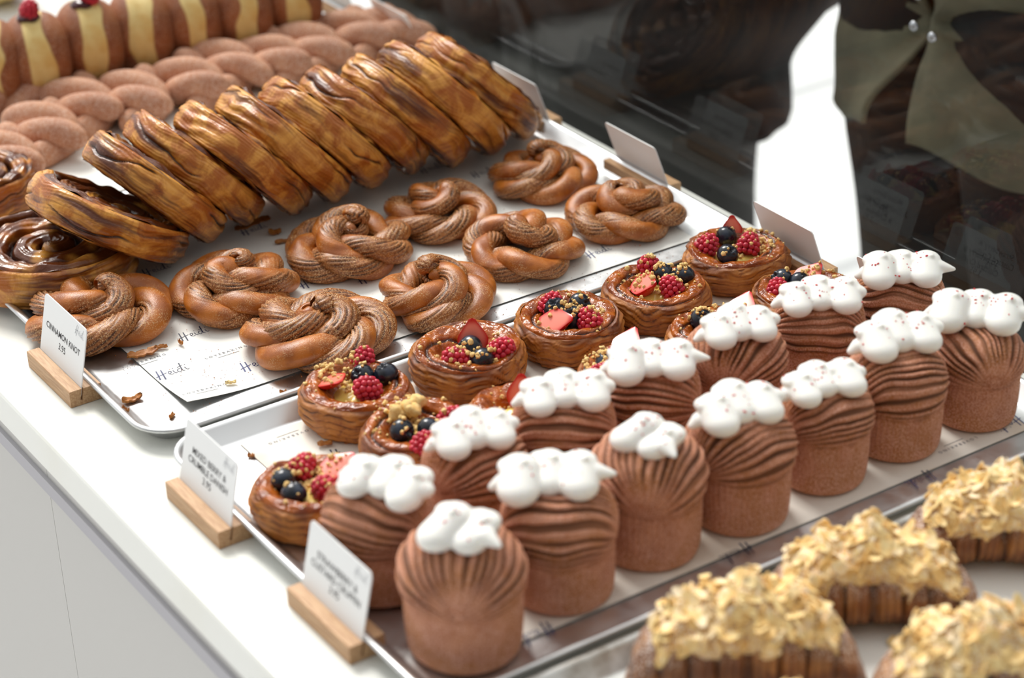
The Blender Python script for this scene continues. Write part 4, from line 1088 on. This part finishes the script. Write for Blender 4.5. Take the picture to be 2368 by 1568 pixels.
for i, ((x, y), lx, ly, rz, lab) in enumerate(FL):
    on_paper = i not in (2, 4, 5, 7, 11, 13, 15)
    z = (ZP + .0014 if on_paper else ZC + .0033) if i not in (5, 7) else ZC + .0125
    p = at(x, y, z)
    o = link('crust_flake', flake_mesh(30 + i, lx, ly), MT['flaky'] if i not in (6, 14) else MT['almond'], None, (p[0], p[1], z), (0, 0, rz - .6))
    tag(o, lab, 'crumb', 'loose crust flakes on the trays')
rng = np.random.default_rng(77); mb = MB(); V0, F0 = ico(1)
for k in range(900):
    if k < 620: x, y = rng.uniform(.60, 1.1), PB[1] + abs(rng.normal()) * .075 - .012
    else: x, y = rng.uniform(.585, 1.1), rng.uniform(1.425, PB[1])
    inp = x > PB[0] and y > PB[1]
    r = rng.uniform(.00018, .00050) * (1.8 if rng.uniform() < .06 else 1)
    mb.add((V0 * np.array([1, .8, .6]) * r) @ rotm(rng).T + np.array([x, y, (ZP + .0011 if inp else ZC + .0032) + r * .6]), F0)
tag(stuff(link('cinnamon_crumbs', mb.mesh('crumbs', False), MT['knot'])), 'fine cinnamon crumbs and sugar grains scattered over the paper and the tray', 'crumbs')

# ---- people beyond the screen
r2, j2 = person('person in an olive jacket and black trousers standing beyond the screen at top right', (1.675, 1.605, 0), PI, 'olive', 'trousers', .10, .13, .775, 5)
for (x, y, z) in ((.172, .026, .965), (.170, .020, .930), (.168, .045, .925)):
    V0, F0 = ico(2); sn = MB().add(V0 * np.array([.004, .006, .006]), F0); link('snap_fastener', sn.mesh('snap'), MT['snap'], j2, (x, y, z))
r1, j1 = person('person in a long dark coat standing beyond the screen at top centre', (1.66, 2.245, 0), PI - .08, 'coat', 'brownpants', .22, 0, .618, 9)

r3, j3 = person('added figure in dark clothing filling the dark area beyond the screen, above the twists and far cards', (1.72, 2.78, 0), PI + .1, 'coat', 'trousers', .06, 0, .70, 21)  # added figure: hides the bright paving so this stretch stays dark

# ================================================================ light and camera
w = bpy.data.worlds.new('overcast'); scene.world = w; w.use_nodes = True
nt = w.node_tree; bg = nt.nodes['Background']
tc = nt.nodes.new('ShaderNodeTexCoord'); sx = nt.nodes.new('ShaderNodeSeparateXYZ'); mr = nt.nodes.new('ShaderNodeMapRange')
cr = nt.nodes.new('ShaderNodeMix'); cr.data_type = 'RGBA'
nt.links.new(tc.outputs['Generated'], sx.inputs[0]); nt.links.new(sx.outputs['Z'], mr.inputs[0]); mr.inputs[1].default_value = -.1; mr.inputs[2].default_value = .9
nt.links.new(mr.outputs[0], cr.inputs[0]); cr.inputs[6].default_value = (.62, .64, .66, 1); cr.inputs[7].default_value = (1.0, 1.0, .98, 1)
dv = nt.nodes.new('ShaderNodeVectorMath'); dv.operation = 'DOT_PRODUCT'; nt.links.new(tc.outputs['Generated'], dv.inputs[0]); dv.inputs[1].default_value = (.30, .80, .30)
m2 = nt.nodes.new('ShaderNodeMapRange'); m2.interpolation_type = 'SMOOTHSTEP'; nt.links.new(dv.outputs['Value'], m2.inputs[0])
for i, q in enumerate((-.5, .95, .55, 2.4)): m2.inputs[i + 1].default_value = q
vm = nt.nodes.new('ShaderNodeVectorMath'); vm.operation = 'SCALE'; nt.links.new(cr.outputs[2], vm.inputs[0]); nt.links.new(m2.outputs[0], vm.inputs['Scale'])
nt.links.new(vm.outputs[0], bg.inputs['Color']); bg.inputs['Strength'].default_value = .60
sun = bpy.data.lights.new('daylight', 'SUN'); sun.energy = 2.7; sun.angle = math.radians(22); sun.color = (1, .97, .92)
so = bpy.data.objects.new('daylight', sun); COL.objects.link(so)
so.rotation_euler = Vector((-.12, -.78, -.85)).to_track_quat('-Z', 'Y').to_euler()

cd = bpy.data.cameras.new('camera'); cam = bpy.data.objects.new('camera', cd); COL.objects.link(cam)
cd.sensor_width = 36.0; cd.sensor_fit = 'HORIZONTAL'; cd.lens = FPX / 2368 * 36.0
cam.matrix_world = Matrix.Translation(CAM.tolist()) @ Matrix(RW.tolist()).to_4x4()
cd.clip_start = .05; cd.dof.use_dof = True
fp = at(1080, 720, ZC + .03)
cd.dof.focus_distance = float(-(np.linalg.inv(RW) @ (fp - CAM))[2]); cd.dof.aperture_fstop = 4.3
scene.camera = cam
scene.view_settings.view_transform = 'Standard'; scene.view_settings.look = 'None'
scene.view_settings.exposure = 0.18; scene.view_settings.gamma = 1.0; scene.view_settings.use_curve_mapping = False
scene.cycles.use_denoising = True
scene.cycles.max_bounces = 8; scene.cycles.transparent_max_bounces = 12
